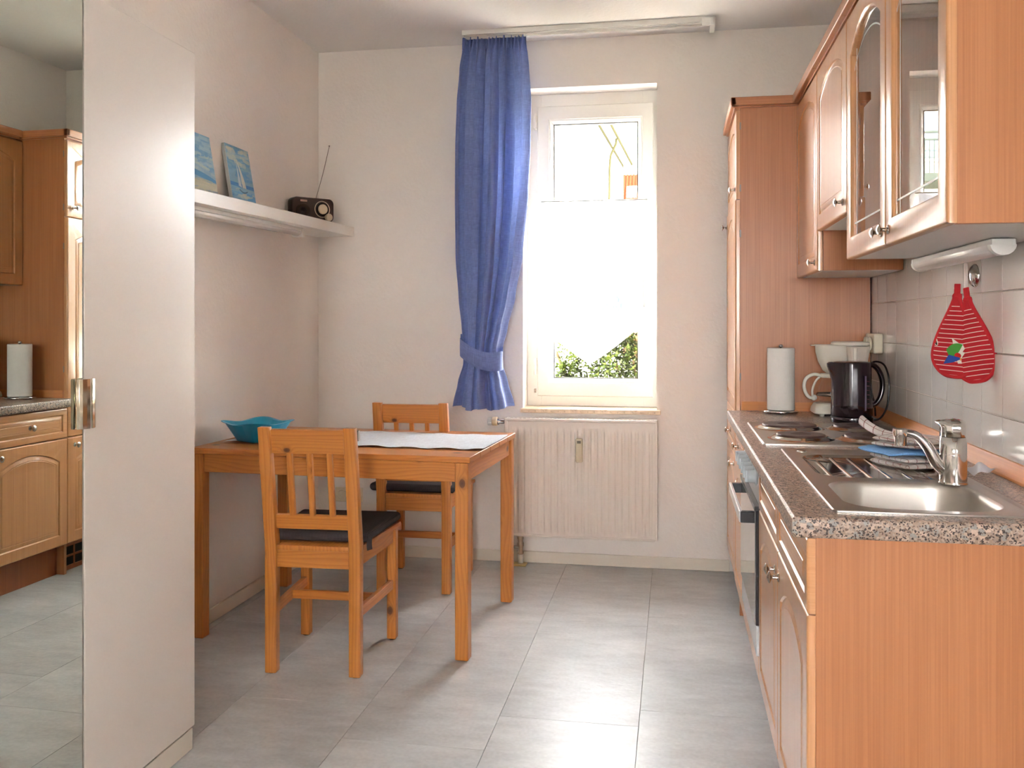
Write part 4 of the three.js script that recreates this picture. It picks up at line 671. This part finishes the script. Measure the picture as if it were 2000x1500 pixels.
// ---------------------------------------------------------------- things on the worktop
{
  const t = thing('paper_towel_roll', 'white paper towel roll on a chrome stand beside the tall cabinet', 'paper towel', [0.425, YT, -3.79]);
  part(t, 'stand_base', lathe([[0, 0.004], [0.066, 0.004], [0.069, 0.007], [0.069, 0.012], [0.066, 0.0145], [0, 0.0145]], 48), chrome);
  const pb = tex(256, 256, 0.06, 0.06, (u, v) => { const q = 128 + 90 * Math.sin(u * 2 * Math.PI * 6) * Math.sin(v * 2 * Math.PI * 6); return [q, q, q]; }, false);
  const rollG = lathe([[0.02, 0.0165], [0.051, 0.0155], [0.0535, 0.018], [0.0537, 0.262], [0.0515, 0.265], [0.021, 0.264], [0.02, 0.262]], 56); const ru = rollG.attributes.uv; for (let i = 0; i < ru.count; i++) ru.setXY(i, ru.getX(i) * 0.34, ru.getY(i) * 0.27);
  part(t, 'roll', rollG, std({ color: 0xeae6e0, roughness: 0.95, bumpMap: pb, bumpScale: 0.0004 }));
  part(t, 'pole', lathe([[0, 0.0145], [0.006, 0.0145], [0.006, 0.262], [0.004, 0.265], [0.0085, 0.268], [0.0095, 0.274], [0.006, 0.279], [0, 0.28]], 20), chrome);
}
{
  const cream = phy({ color: 0xe8e2d4, roughness: 0.28, clearcoat: 0.3 });
  const t = thing('coffee_maker', 'white filter coffee maker with glass jug behind the kettle', 'coffee maker', [0.645, YT, -3.752]);
  const foot = (w, d, r, y) => rrect(w, d, r, 8).map(([x, z]) => V(x, y, z));
  part(t, 'base', crease(loft([foot(0.2, 0.15, 0.03, 0.009), foot(0.212, 0.158, 0.034, 0.013), foot(0.206, 0.152, 0.034, 0.03), foot(0.19, 0.14, 0.04, 0.046), foot(0.184, 0.134, 0.04, 0.0485)], true, true, true), 0.6), cream);
  for (const [i, [x, z]] of [[-0.075, 0.05], [-0.075, -0.05], [0.075, 0.05], [0.075, -0.05]].entries()) part(t, i ? `foot_00${i}` : 'foot', cyl(0.009, 0.01, 0.0105, x, 0, z, 16), cream);
  part(t, 'water_tank', crease(loft([foot(0.07, 0.14, 0.02, 0.04), foot(0.07, 0.14, 0.02, 0.2), foot(0.09, 0.15, 0.02, 0.268), foot(0.09, 0.15, 0.02, 0.274)], true, true, true), 0.6).translate(0.058, 0, 0), std({ color: 0xc9bcae, roughness: 0.4 }));
  const bk = lathe([[0, 0.168], [0.028, 0.168], [0.042, 0.178], [0.06, 0.214], [0.069, 0.25], [0.071, 0.274], [0.073, 0.276], [0.073, 0.28], [0, 0.281]], 48); bk.translate(-0.022, 0, 0); part(t, 'filter_basket', bk, cream);
  part(t, 'lid', crease(loft([foot(0.13, 0.13, 0.03, 0.277), foot(0.136, 0.136, 0.032, 0.28), foot(0.134, 0.134, 0.032, 0.288), foot(0.12, 0.12, 0.03, 0.292)], true, true, true), 0.6).translate(0.04, 0, 0), cream);
  part(t, 'lid_tab', bx(0.022, 0.004, 0.02, -0.1, 0.277, 0.005, 0.0018), cream);
  part(t, 'level_window', bx(0.016, 0.05, 0.01, 0.044, 0.245, 0.073, 0.004), cream);
  const jug = thing('coffee_jug', 'glass coffee jug with white handle standing in the coffee maker', 'jug', [0.62, YT + 0.05, -3.752]);
  part(jug, 'jug_glass', lathe([[0, 0.001], [0.05, 0.001], [0.057, 0.008], [0.062, 0.035], [0.06, 0.062], [0.048, 0.094], [0.044, 0.104], [0.047, 0.109]], 48), clearGlass);
  part(jug, 'jug_band', lathe([[0.0625, 0.028], [0.064, 0.03], [0.064, 0.036], [0.0625, 0.038]], 48), std({ color: 0x8b8178, metalness: 0.8, roughness: 0.25 }));
  part(jug, 'jug_collar', lathe([[0.043, 0.1], [0.05, 0.1], [0.052, 0.104], [0.052, 0.112], [0.047, 0.116], [0, 0.117]], 48), cream);
  const hp = new THREE.CatmullRomCurve3([[-0.048, 0.108, 0.01], [-0.075, 0.112, 0.014], [-0.102, 0.098, 0.016], [-0.112, 0.07, 0.016], [-0.106, 0.04, 0.014], [-0.09, 0.02, 0.01], [-0.066, 0.018, 0.006]].map((p) => V(...p)));
  part(jug, 'handle', merge([new THREE.TubeGeometry(hp, 40, 0.0068, 10), new THREE.SphereGeometry(0.012, 16, 12).translate(-0.074, 0.02, 0.008), tube([[-0.05, 0.104, 0.01], [-0.066, 0.088, 0.012], [-0.08, 0.05, 0.012], [-0.078, 0.022, 0.008]], 0.0045, 24, 8)]), cream);
}
{
  const purple = phy({ color: 0x1e0b18, roughness: 0.16, clearcoat: 0.3, clearcoatRoughness: 0.06 });
  const t = thing('kettle', 'dark purple electric kettle on its base beside the hob', 'kettle', [0.641, YT, -3.485], 0);
  part(t, 'power_base', lathe([[0, 0.002], [0.071, 0.002], [0.0735, 0.005], [0.0735, 0.021], [0.071, 0.0245], [0, 0.0245]], 56), purple);
  const rings = []; const N = 72;
  for (const [y, r, sp] of [[0.0265, 0.0705, 0], [0.029, 0.0725, 0], [0.07, 0.0722, 0], [0.12, 0.071, 0.02], [0.155, 0.0695, 0.12], [0.185, 0.0685, 0.55], [0.205, 0.068, 0.95], [0.216, 0.0675, 1], [0.221, 0.0665, 0.75]]) { const a = []; for (let i = 0; i < N; i++) { const q = (i / N) * 2 * Math.PI, d = Math.atan2(Math.sin(q - Math.PI), Math.cos(q - Math.PI)), k = sp * 0.02 * Math.exp(-d * d * 9); a.push(V((r + k) * Math.cos(q), y + 0.05 * k, (r + k * 0.4) * Math.sin(q))); } rings.push(a); }
  part(t, 'body', crease(loft(rings, true, true, false), 0.7), purple);
  part(t, 'lid', lathe([[0.0665, 0.219], [0.064, 0.2225], [0.05, 0.2255], [0.02, 0.227], [0, 0.227]], 48), purple);
  const hp = new THREE.CatmullRomCurve3([[0.05, 0.214, -0.02], [0.08, 0.21, -0.022], [0.102, 0.185, -0.024], [0.112, 0.14, -0.024], [0.104, 0.095, -0.022], [0.085, 0.068, -0.02], [0.064, 0.06, -0.018]].map((p) => V(...p)));
  const hr = []; for (let i = 0; i <= 36; i++) { const p = hp.getPoint(i / 36), T = hp.getTangent(i / 36), s = V(0, 0, 1), up = s.clone().cross(T).normalize(); hr.push(Array.from({ length: 18 }, (_, k) => { const q = (k / 18) * 2 * Math.PI; return p.clone().addScaledVector(s, 0.0125 * Math.cos(q)).addScaledVector(up, 0.0095 * Math.sin(q)); })); }
  part(t, 'handle', loft(hr, true, true, true), purple);
  const lv = grid(2, 10, (u, v) => { const q = -Math.PI / 2 - 0.0 + 0.52 + (u - 0.5) * 0.11, y = lerp(0.175, 0.05, v), r = 0.0733; return V(r * Math.cos(q), y, -r * Math.sin(q)); });
  part(t, 'water_gauge', lv, phy({ color: 0x82768f, roughness: 0.3, transmission: 0.2, thickness: 0 }));
  const mk = []; for (let i = 0; i < 7; i++) { const q = -Math.PI / 2 + 0.68, y = 0.155 - i * 0.016, r = 0.0731; mk.push(bx(0.009, 0.0016, 0.001, r * Math.cos(q), y, -r * Math.sin(q), 0)); }
  part(t, 'scale_mark', merge(mk), std({ color: 0x8d4a58, roughness: 0.5 }));
  part(t, 'power_cord', tube([[0.06, 0.008, -0.04], [0.1, 0.012, -0.03], [0.124, 0.05, -0.02], [0.134, 0.12, -0.02], [0.132, 0.18, -0.03], [0.118, 0.215, -0.045], [0.09, 0.22, -0.07], [0.075, 0.18, -0.095], [0.09, 0.12, -0.12], [0.11, 0.06, -0.15], [0.12, 0.01, -0.18]], 0.0035, 90, 8), black);
}
// folded tea towels on the drainer
{
  const check = tex(512, 512, 0.1, 0.1, (u, v) => { const l = (q) => { const f = (q * 4) % 1; return f < 0.07 ? 1 : 0; }, k = Math.max(l(u), l(v)) * 0.75, n = 10 * (fbm(u, v, 120, 120, 1, 801) - 0.5); return [lerp(222, 128, k) + n, lerp(212, 58, k) + n, lerp(206, 52, k) + n]; });
  const cm = std({ map: check, roughness: 0.95 }), bm = std({ map: linenTex(118, 172, 228, 821), roughness: 0.95 });
  // a soft folded stack: layers of rounded slabs with a rolled fold on one side
  function folded(w, d, th, layers, wob, s0) {
    const L = []; for (let k = 0; k < layers; k++) { const h = th / layers, g = grid(36, 32, (u, v) => { const a = v * 2 * Math.PI, q = Math.abs(2 * u - 1), e = Math.pow(Math.max(0, 1 - Math.pow(q, 9)), 0.5), x = (u - 0.5) * w, z = Math.sign(Math.cos(a)) * Math.pow(Math.abs(Math.cos(a)), 0.4) * d / 2 * (1 - 0.04 * k) * (0.94 + 0.06 * e), y = Math.sign(Math.sin(a)) * h * 0.5 * Math.pow(Math.abs(Math.sin(a)), 0.6) * e + h * (k + 0.5); return V(x + 0.004 * Math.sin(z * 40 + k + s0), y + wob * Math.sin(x * 31 + s0 + k) * Math.cos(z * 24 + s0), z + 0.004 * Math.sin(x * 35 + s0)); }); const uv = g.attributes.uv, p = g.attributes.position; for (let i = 0; i < uv.count; i++) uv.setXY(i, p.getX(i) + s0, p.getZ(i) + p.getY(i) * 1.2); L.push(g); } return merge(L); }
  const o = [0.612, YT - 0.0012, -2.475];
  const a = solo('tea_towel', 'checked tea towel folded at the bottom of the stack on the drainer', 'tea towel', folded(0.165, 0.15, 0.03, 2, 0.0015, 0.1), cm, o); a.rotation.y = 0.42;
  const b = solo('dishcloth', 'light blue cloth folded between the two checked tea towels', 'dishcloth', (() => { const g = folded(0.2, 0.165, 0.011, 1, 0.0025, 0.4), p = g.attributes.position; for (let i = 0; i < p.count; i++) { const x = p.getX(i); p.setY(i, p.getY(i) - Math.max(0, -x - 0.07) * 0.08); } g.computeVertexNormals(); return g; })(), bm, [o[0] - 0.014, o[1] + 0.034, o[2]]); b.rotation.y = 0.3;
  const c = solo('tea_towel', 'checked tea towel loosely folded on top of the blue cloth', 'tea towel', folded(0.16, 0.14, 0.026, 2, 0.003, 0.8), cm, [o[0] + 0.004, o[1] + 0.048, o[2] - 0.012]); c.rotation.y = 0.6;
  const flap = part(c, 'rolled_corner', (() => { const g = grid(18, 16, (u, v) => { const a = lerp(-0.6, 2.6, v), r = 0.02 + 0.006 * u; return V(-u * 0.085, 0.002 + r * Math.sin(a) * 0.55 + u * u * 0.035 + 0.012, r * Math.cos(a)); }); const uv = g.attributes.uv; for (let i = 0; i < uv.count; i++) uv.setXY(i, uv.getX(i) * 0.09, uv.getY(i) * 0.06); return g; })(), cm); flap.position.set(-0.035, 0.004, -0.075); flap.position.sub(V(0.004, 0, -0.012)).applyAxisAngle(V(0, 1, 0), -0.6); flap.rotation.y = -1.1;
  const w = solo('white_cloth', 'crumpled white cloth lying behind the tap against the upstand', 'cloth', (() => { const g = grid(24, 16, (u, v) => V((u - 0.5) * 0.05, 0.008 + 0.016 * Math.sin(u * Math.PI) * Math.sin(v * Math.PI) + 0.003 * Math.sin(u * 9 + v * 5), (v - 0.5) * 0.07)); return g; })(), std({ color: 0xcfc9cc, roughness: 0.95 }), [0.722, YT + 0.006, -2.33]); w.rotation.z = 0.25;
}
// ---------------------------------------------------------------- hook, pot holders, lamp under the wall cabinet
{
  const t = thing('wall_hook', 'chrome suction hook with white hook bar on the wall tiles', 'hook', [0.7945, 1.352, -2.605]);
  const dsc = lathe([[0, 0.016], [0.012, 0.0155], [0.024, 0.011], [0.0305, 0.004], [0.031, 0]], 40); dsc.rotateZ(Math.PI / 2); part(t, 'suction_disc', dsc, chrome);
  part(t, 'hook_bar', merge([bx(0.007, 0.078, 0.013, -0.02, -0.004, -0.012, 0.003), tube([[-0.02, -0.04, -0.012], [-0.026, -0.05, -0.012], [-0.038, -0.048, -0.012], [-0.044, -0.036, -0.012]], 0.0035, 16, 8), new THREE.SphereGeometry(0.006, 14, 10).translate(-0.045, -0.033, -0.012)]), std({ color: 0xe6d9d4, roughness: 0.3 }));
}
{
  const stripeCloth = (bird) => canvasTex(512, 1024, (c, w, h) => {
    c.fillStyle = '#c01c28'; c.fillRect(0, 0, w, h); c.strokeStyle = '#ead9d2'; c.lineWidth = 9;
    for (let y = 140; y < h; y += 58) { c.beginPath(); c.moveTo(0, y); c.bezierCurveTo(w * 0.3, y + 10, w * 0.6, y - 8, w, y + 12); c.stroke(); }
    if (!bird) return;
    // small appliqué of a bird on a leaf
    c.fillStyle = '#e9e4da'; c.beginPath(); c.ellipse(w * 0.1, h * 0.575, 30, 74, -0.5, 0, 7); c.fill(); c.fillStyle = '#1f1c1c'; c.beginPath(); c.ellipse(w * 0.115, h * 0.59, 15, 50, -0.5, 0, 7); c.fill(); c.fillStyle = '#c03a30'; c.fillRect(w * 0.1, h * 0.57, 18, 40);
    c.fillStyle = '#e6e0d6'; c.beginPath(); c.moveTo(w * 0.48, h * 0.53); c.lineTo(w * 0.66, h * 0.6); c.lineTo(w * 0.9, h * 0.49); c.lineTo(w * 0.7, h * 0.69); c.lineTo(w * 0.8, h * 0.7); c.lineTo(w * 0.74, h * 0.83); c.lineTo(w * 0.6, h * 0.84); c.closePath(); c.fill();
    c.fillStyle = '#4a9a3c'; c.beginPath(); c.moveTo(w * 0.36, h * 0.68); c.quadraticCurveTo(w * 0.5, h * 0.56, w * 0.7, h * 0.6); c.quadraticCurveTo(w * 0.62, h * 0.74, w * 0.45, h * 0.78); c.closePath(); c.fill();
    c.fillStyle = '#c8201f'; c.beginPath(); c.arc(w * 0.6, h * 0.74, 34, 0, 7); c.fill();
    c.fillStyle = '#2f4fa8'; c.beginPath(); c.moveTo(w * 0.3, h * 0.86); c.lineTo(w * 0.42, h * 0.74); c.lineTo(w * 0.7, h * 0.77); c.lineTo(w * 0.5, h * 0.83); c.closePath(); c.fill();
    c.fillStyle = '#e8a05c'; c.beginPath(); c.moveTo(w * 0.64, h * 0.76); c.lineTo(w * 0.74, h * 0.78); c.lineTo(w * 0.64, h * 0.8); c.fill();
  });
  const red = std({ map: stripeCloth(true), roughness: 0.9 }), redPlain = std({ map: stripeCloth(false), roughness: 0.9 }), edgeRed = std({ color: 0xc4202a, roughness: 0.85 });
  // mitt outline: narrow loop above, broad below, a notch at the lower edge
  const half = (t) => 0.0085 + 0.061 * Math.pow(Math.sin(Math.PI * clamp((t - 0.04) / 0.98, 0, 1) * 0.62), 1.25) * (t > 0.7 ? Math.sqrt(Math.max(0, 1 - Math.pow((t - 0.7) / 0.31, 2.2))) : 1);
  function holder(label, pos, turn, tilt, cloth) {
    const t = thing('pot_holder', label, 'pot holder', pos, turn, 'red pot holders on the wall hook');
    const H0 = 0.215, pad = grid(28, 46, (u, v) => { const w = half(v), x = (u * 2 - 1) * w; return V(x, -0.03 - v * H0, 0.0012 + (0.008 + 0.0015 * Math.sin(v * 22) * Math.cos(u * 9)) * Math.sqrt(Math.max(0, 1 - Math.pow(u * 2 - 1, 2))) * Math.sin(Math.PI * Math.min(0.97, v * 0.98 + 0.02))); });
    const uv = pad.attributes.uv, p = pad.attributes.position; for (let i = 0; i < uv.count; i++) uv.setXY(i, p.getX(i) / 0.15 + 0.5, 1 + (p.getY(i) + 0.03) / H0);
    const back = pad.clone(); back.rotateY(Math.PI); part(t, 'quilted_pad', merge([pad, back]), cloth);
    const rim = []; for (let i = 0; i <= 46; i++) rim.push([half(i / 46), -0.03 - (i / 46) * H0, 0]); for (let i = 46; i >= 0; i--) rim.push([-half(i / 46), -0.03 - (i / 46) * H0, 0]);
    part(t, 'binding', tube(rim, 0.0052, 180, 8, true), edgeRed);
    part(t, 'hanging_loop', merge([bx(0.018, 0.036, 0.005, 0, -0.018, 0, 0.002)]), edgeRed);
    t.rotation.z = tilt; return t;
  }
  holder('red striped pot holder with bird motif hanging in front', [0.7385, 1.329, -2.565], -0.95, -0.05, red);
  holder('red striped pot holder half hidden behind the one with the bird', [0.753, 1.318, -2.545], -1.08, 0.16, redPlain);
}
{
  const t = thing('cabinet_lamp', 'white fluorescent strip lamp mounted under the glazed wall cabinet', 'lamp', [0.705, 1.392, -2.46]);
  part(t, 'lamp_base', bx(0.05, 0.018, 0.65, 0, 0.009, 0, 0.004), whiteMat);
  const pr = []; for (let i = 0; i <= 16; i++) { const a = Math.PI + (i / 16) * Math.PI; pr.push([0.026 * Math.cos(a), 0.022 * Math.sin(a) + 0.004]); }
  const d = extrude(pr, 0.64, 0.002); d.translate(0, 0, -0.32); part(t, 'diffuser', crease(d, 0.5), phy({ color: 0xefe8e6, roughness: 0.3, clearcoat: 0.2, transmission: 0.25, thickness: 0 }));
  for (const [i, z] of [0.325, -0.325].entries()) { const c = extrude(pr.map(([x, y]) => [x * 1.05, y * 1.08 + 0.0]), 0.022, 0.002); c.translate(0, 0, z - 0.011); part(t, i ? 'end_cap_001' : 'end_cap', merge([crease(c, 0.5), bx(0.052, 0.016, 0.022, 0, 0.009, z, 0.003)]), whiteMat); }
}
// ---------------------------------------------------------------- outside: ground, shrub, houses
struct('ground', uvBy(bb(-60, 60, -1.3, -1.0, 4.95, 120, 0), 'z'), std({ color: 0xb4b0a2, roughness: 1 }));
struct('ground_rear', bb(-60, 60, -1.3, -1.0, -60, -2.95, 0), std({ color: 0xa9a79c, roughness: 1 }));
{
  const t = thing('garden_shrub', 'bright green leafy laurel-like shrub outside the window', 'shrub', [0, -1.0, -6.7]);
  const leafGeo = (L, W) => { const pos = [], idx = []; const n = 5; for (let i = 0; i <= n; i++) { const s = i / n, w = W * Math.sin(Math.PI * Math.pow(s, 0.8)) * 0.5, y = -0.012 * s * s; pos.push(-w, y + w * 0.35, s * L, 0, y, s * L, w, y + w * 0.35, s * L); } for (let i = 0; i < n; i++) { const a = i * 3, b = a + 3; idx.push(a, b, a + 1, a + 1, b, b + 1, a + 1, b + 1, a + 2, a + 2, b + 1, b + 2); } const g = new THREE.BufferGeometry(); g.setAttribute('position', new THREE.Float32BufferAttribute(pos, 3)); g.setIndex(idx); g.computeVertexNormals(); g.setAttribute('uv', new THREE.Float32BufferAttribute(new Float32Array((pos.length / 3) * 2), 2)); return g; };
  const mats = [0x3e4e12, 0x4c5d16, 0x5a6a1c, 0x324210].map((c) => phy({ color: c, roughness: 0.95, specularIntensity: 0.25, transmission: 0.25, thickness: 0 }));
  const geos = [leafGeo(0.075, 0.026), leafGeo(0.06, 0.022), leafGeo(0.088, 0.028)];
  const blobs = [[-0.5, 1.62, 0, 0.45, 0.72, 0.45], [-0.12, 1.85, -0.2, 0.5, 0.85, 0.5], [-0.78, 1.45, 0.2, 0.26, 0.5, 0.3], [-0.15, 1.0, 0.3, 0.6, 0.75, 0.45], [0.4, 1.7, -0.3, 0.5, 0.9, 0.5]];
  const place = (o) => { const b = blobs[Math.floor(Math.pow(rnd(), 1.2) * blobs.length)], a = rr(0, 6.283), c = rr(-0.7, 1), s = Math.sqrt(1 - c * c), r = Math.pow(rnd(), 0.18) * (0.92 + 0.14 * Math.sin(a * 7 + c * 9)); const n = V(s * Math.cos(a), c, s * Math.sin(a)); o.position.set(b[0] + n.x * b[3] * r, b[1] + n.y * b[4] * r, b[2] + n.z * b[5] * r); const dir = n.clone().add(V(rr(-0.8, 0.8), rr(-0.2, 0.9), rr(-0.8, 0.8))).normalize(); o.lookAt(t.position.clone().add(o.position).add(dir)); o.rotateZ(rr(-1.2, 1.2)); return n; };
  const dummy = new THREE.Object3D(); let near = 0;
  const inst = mats.map((m, k) => { const im = new THREE.InstancedMesh(geos[k % 3], m, 6500); im.name = k ? `foliage_00${k}` : 'foliage'; im.userData.kind = 'stuff'; im.castShadow = im.receiveShadow = true; return im; });
  for (const im of inst) { for (let i = 0; i < 6500; i++) { place(dummy); dummy.updateMatrix(); im.setMatrixAt(i, dummy.matrix); } t.add(im); }
  for (let i = 0; near < 160 && i < 4000; i++) { const o = new THREE.Mesh(geos[i % 3], mats[i % 4]); const n = place(o); if (n.z < 0.35 || o.position.x > -0.15 || o.position.x < -1.0 || o.position.y < 1.55) continue; o.name = near ? `leaf_${String(near).padStart(3, '0')}` : 'leaf'; shade(o); t.add(o); near++; }
  const st = []; for (let i = 0; i < 26; i++) { const b = blobs[i % blobs.length], a = rr(0, 6.28), e = V(b[0] + Math.cos(a) * b[3] * 0.8, b[1] + rr(0, 0.6) * b[4], b[2] + Math.sin(a) * b[5] * 0.8); st.push(tube([[b[0] * 0.4, 0, b[2] * 0.4], [b[0] * 0.8 + rr(-0.1, 0.1), b[1] * 0.5, b[2] * 0.8], e.toArray()], 0.009, 10, 5)); }
  part(t, 'branches', merge(st), std({ color: 0x5d4a30, roughness: 0.9 })).userData.kind = 'stuff';
}
{ // white neighbouring house: long side wall receding on the left, gable with balcony towards us
  const a = Math.atan(0.0436), t = thing('white_house', 'white rendered neighbouring house with gutter, downpipe and balcony seen through the window', 'house', [-3.35, -1.0, -27], -a);
  const dull = (color) => phy({ color, roughness: 1, specularIntensity: 0.03 }), render = dull(0xc9c6c0), ochre = dull(0x2b2a1b);
  // local: wall face at x = 0, runs along -z for 19 m; top at y = 10.2 (eaves 9.2 m above the floor)
  part(t, 'wall', bx(9, 10.2, 19.05, -4.5, 5.1, -9.525, 0), render);
  part(t, 'soffit', bx(0.42, 0.06, 19.2, 0.2, 10.2, -9.5, 0), render);
  const gut = tube([[0.42, 10.24, 0.1], [0.42, 10.24, -19.15]], 0.075, 2, 10); part(t, 'gutter', gut, ochre);
  part(t, 'eaves_board', bx(0.04, 0.16, 19.1, 0.02, 10.12, -9.5, 0.005), ochre);
  const roof = extrude([[0.45, 10.26], [-4.5, 14.6], [-9.45, 10.26]], 19.6, 0); roof.translate(0, 0, -19.3); part(t, 'roof', roof, std({ color: 0xb06048, roughness: 0.9 }));
  part(t, 'downpipe', tube([[0.4, 10.16, -12.2], [0.36, 9.9, -12.2], [0.16, 9.5, -12.2], [0.11, 9.1, -12.2], [0.11, 0.05, -12.2]], 0.055, 40, 10), ochre);
  const rose = part(t, 'awning_bracket', bx(0.12, 0.32, 0.3, 0.06, 6.55, -10.6, 0.02), ochre);
  part(t, 'shutter_rail', bx(0.05, 2.6, 0.08, 0.03, 8.1, -10.6, 0.01), std({ color: 0x807e78, roughness: 0.6 }));
  for (let i = 0; i < 2; i++) { const wdw = part(t, i ? 'window_001' : 'window', bx(1.3, 1.7, 0.1, -2.4 - i * 3, 7.6, 0.02, 0.01), std({ color: 0xe9e7e2, roughness: 0.5 })); part(wdw, 'pane', bx(1.1, 1.5, 0.04, -2.4 - i * 3, 7.6, 0.075, 0), phy({ color: 0x5f6a70, roughness: 0.05, metalness: 0.3 })); }
  const bal = part(t, 'balcony', merge([bx(3.2, 0.22, 1.5, -1.9, 6.1, 0.76, 0.01), bx(3.2, 0.06, 0.06, -1.9, 7.3, 1.46, 0.01), bx(3.2, 0.05, 0.05, -1.9, 7.1, 1.46, 0.01), bx(0.06, 0.06, 1.46, -0.33, 7.3, 0.75, 0.01)]), dull(0x40463f));
  const bars = []; for (let i = 0; i < 27; i++) bars.push([-3.45 + i * 0.12, 1.46]); for (let i = 0; i < 11; i++) bars.push([-0.33, 0.1 + i * 0.12]);
  for (const [i, [x, z]] of bars.entries()) part(bal, i ? `baluster_${String(i).padStart(3, '0')}` : 'baluster', bx(0.024, 1.0, 0.024, x, 6.65, z, 0), dull(0x40463f));
}
{ // red-roofed house farther off
  const t = thing('red_roof_house', 'peach house with orange tiled roof and skylight beyond the white house', 'house', [2.0, -1.0, -56]);
  const dull = (color) => phy({ color, roughness: 1, specularIntensity: 0.03 }), peach = dull(0x553624);
  part(t, 'wall', bx(12, 9.0, 8, 0, 4.5, -4.2, 0), peach);
  const tileM = dull(0x461c0f);
  const slope = Math.atan2(2.6, 2.3), len = Math.hypot(2.6, 2.3);
  const base = bx(12.4, 0.1, len + 0.1, 0, -0.06, 0, 0); base.rotateX(slope); base.translate(0, 9.1 + 1.2, -1.05); part(t, 'roof', base, dull(0x32140b));
  const pan = new THREE.CylinderGeometry(0.1, 0.1, 0.34, 8, 1, true, 0, Math.PI); pan.rotateX(Math.PI / 2); pan.rotateZ(-0.0); pan.rotateZ(Math.PI / 2);
  const im = new THREE.InstancedMesh(pan, tileM, 62 * 11); im.name = 'roof_tiles'; im.userData.kind = 'stuff'; const d = new THREE.Object3D(); let n = 0;
  for (let r = 0; r < 11; r++) for (let c = 0; c < 62; c++) { const s = -len / 2 + 0.16 + r * 0.315; d.position.set(-6.1 + c * 0.2, 10.3 - Math.sin(slope) * s + 0.03 + 0.02 * (r % 2), -1.05 + Math.cos(slope) * s); d.rotation.set(slope + 0.05, 0, 0); d.updateMatrix(); im.setMatrixAt(n++, d.matrix); }
  t.add(im);
  const sk = new THREE.Group(); sk.name = 'skylight'; sk.position.set(-4.58, 10.34, -1.0); sk.rotation.x = slope; t.add(sk);
  part(sk, 'skylight_frame', merge([bx(0.1, 0.14, 1.0, -0.26, 0.08, 0, 0.01), bx(0.1, 0.14, 1.0, 0.26, 0.08, 0, 0.01), bx(0.6, 0.14, 0.1, 0, 0.08, 0.45, 0.01), bx(0.6, 0.14, 0.1, 0, 0.08, -0.45, 0.01)]), std({ color: 0xe6e2d8, roughness: 0.5 }));
  part(sk, 'skylight_pane', bx(0.44, 0.04, 0.82, 0, 0.1, 0, 0), phy({ color: 0xa9bccf, roughness: 0.1 }));
  for (const [i, [x, y]] of [[-4.6, 5.1], [-4.6, 2.4], [-2.0, 5.1]].entries()) { const w = part(t, i ? `window_00${i}` : 'window', bx(0.8, 1.2, 0.1, x, y, -0.18, 0.01), std({ color: 0xefece6, roughness: 0.6 })); part(w, 'pane', bx(0.56, 0.94, 0.04, x, y, -0.12, 0), phy({ color: 0x7e8689, roughness: 0.1 })); }
}
renderer.render(scene, camera);
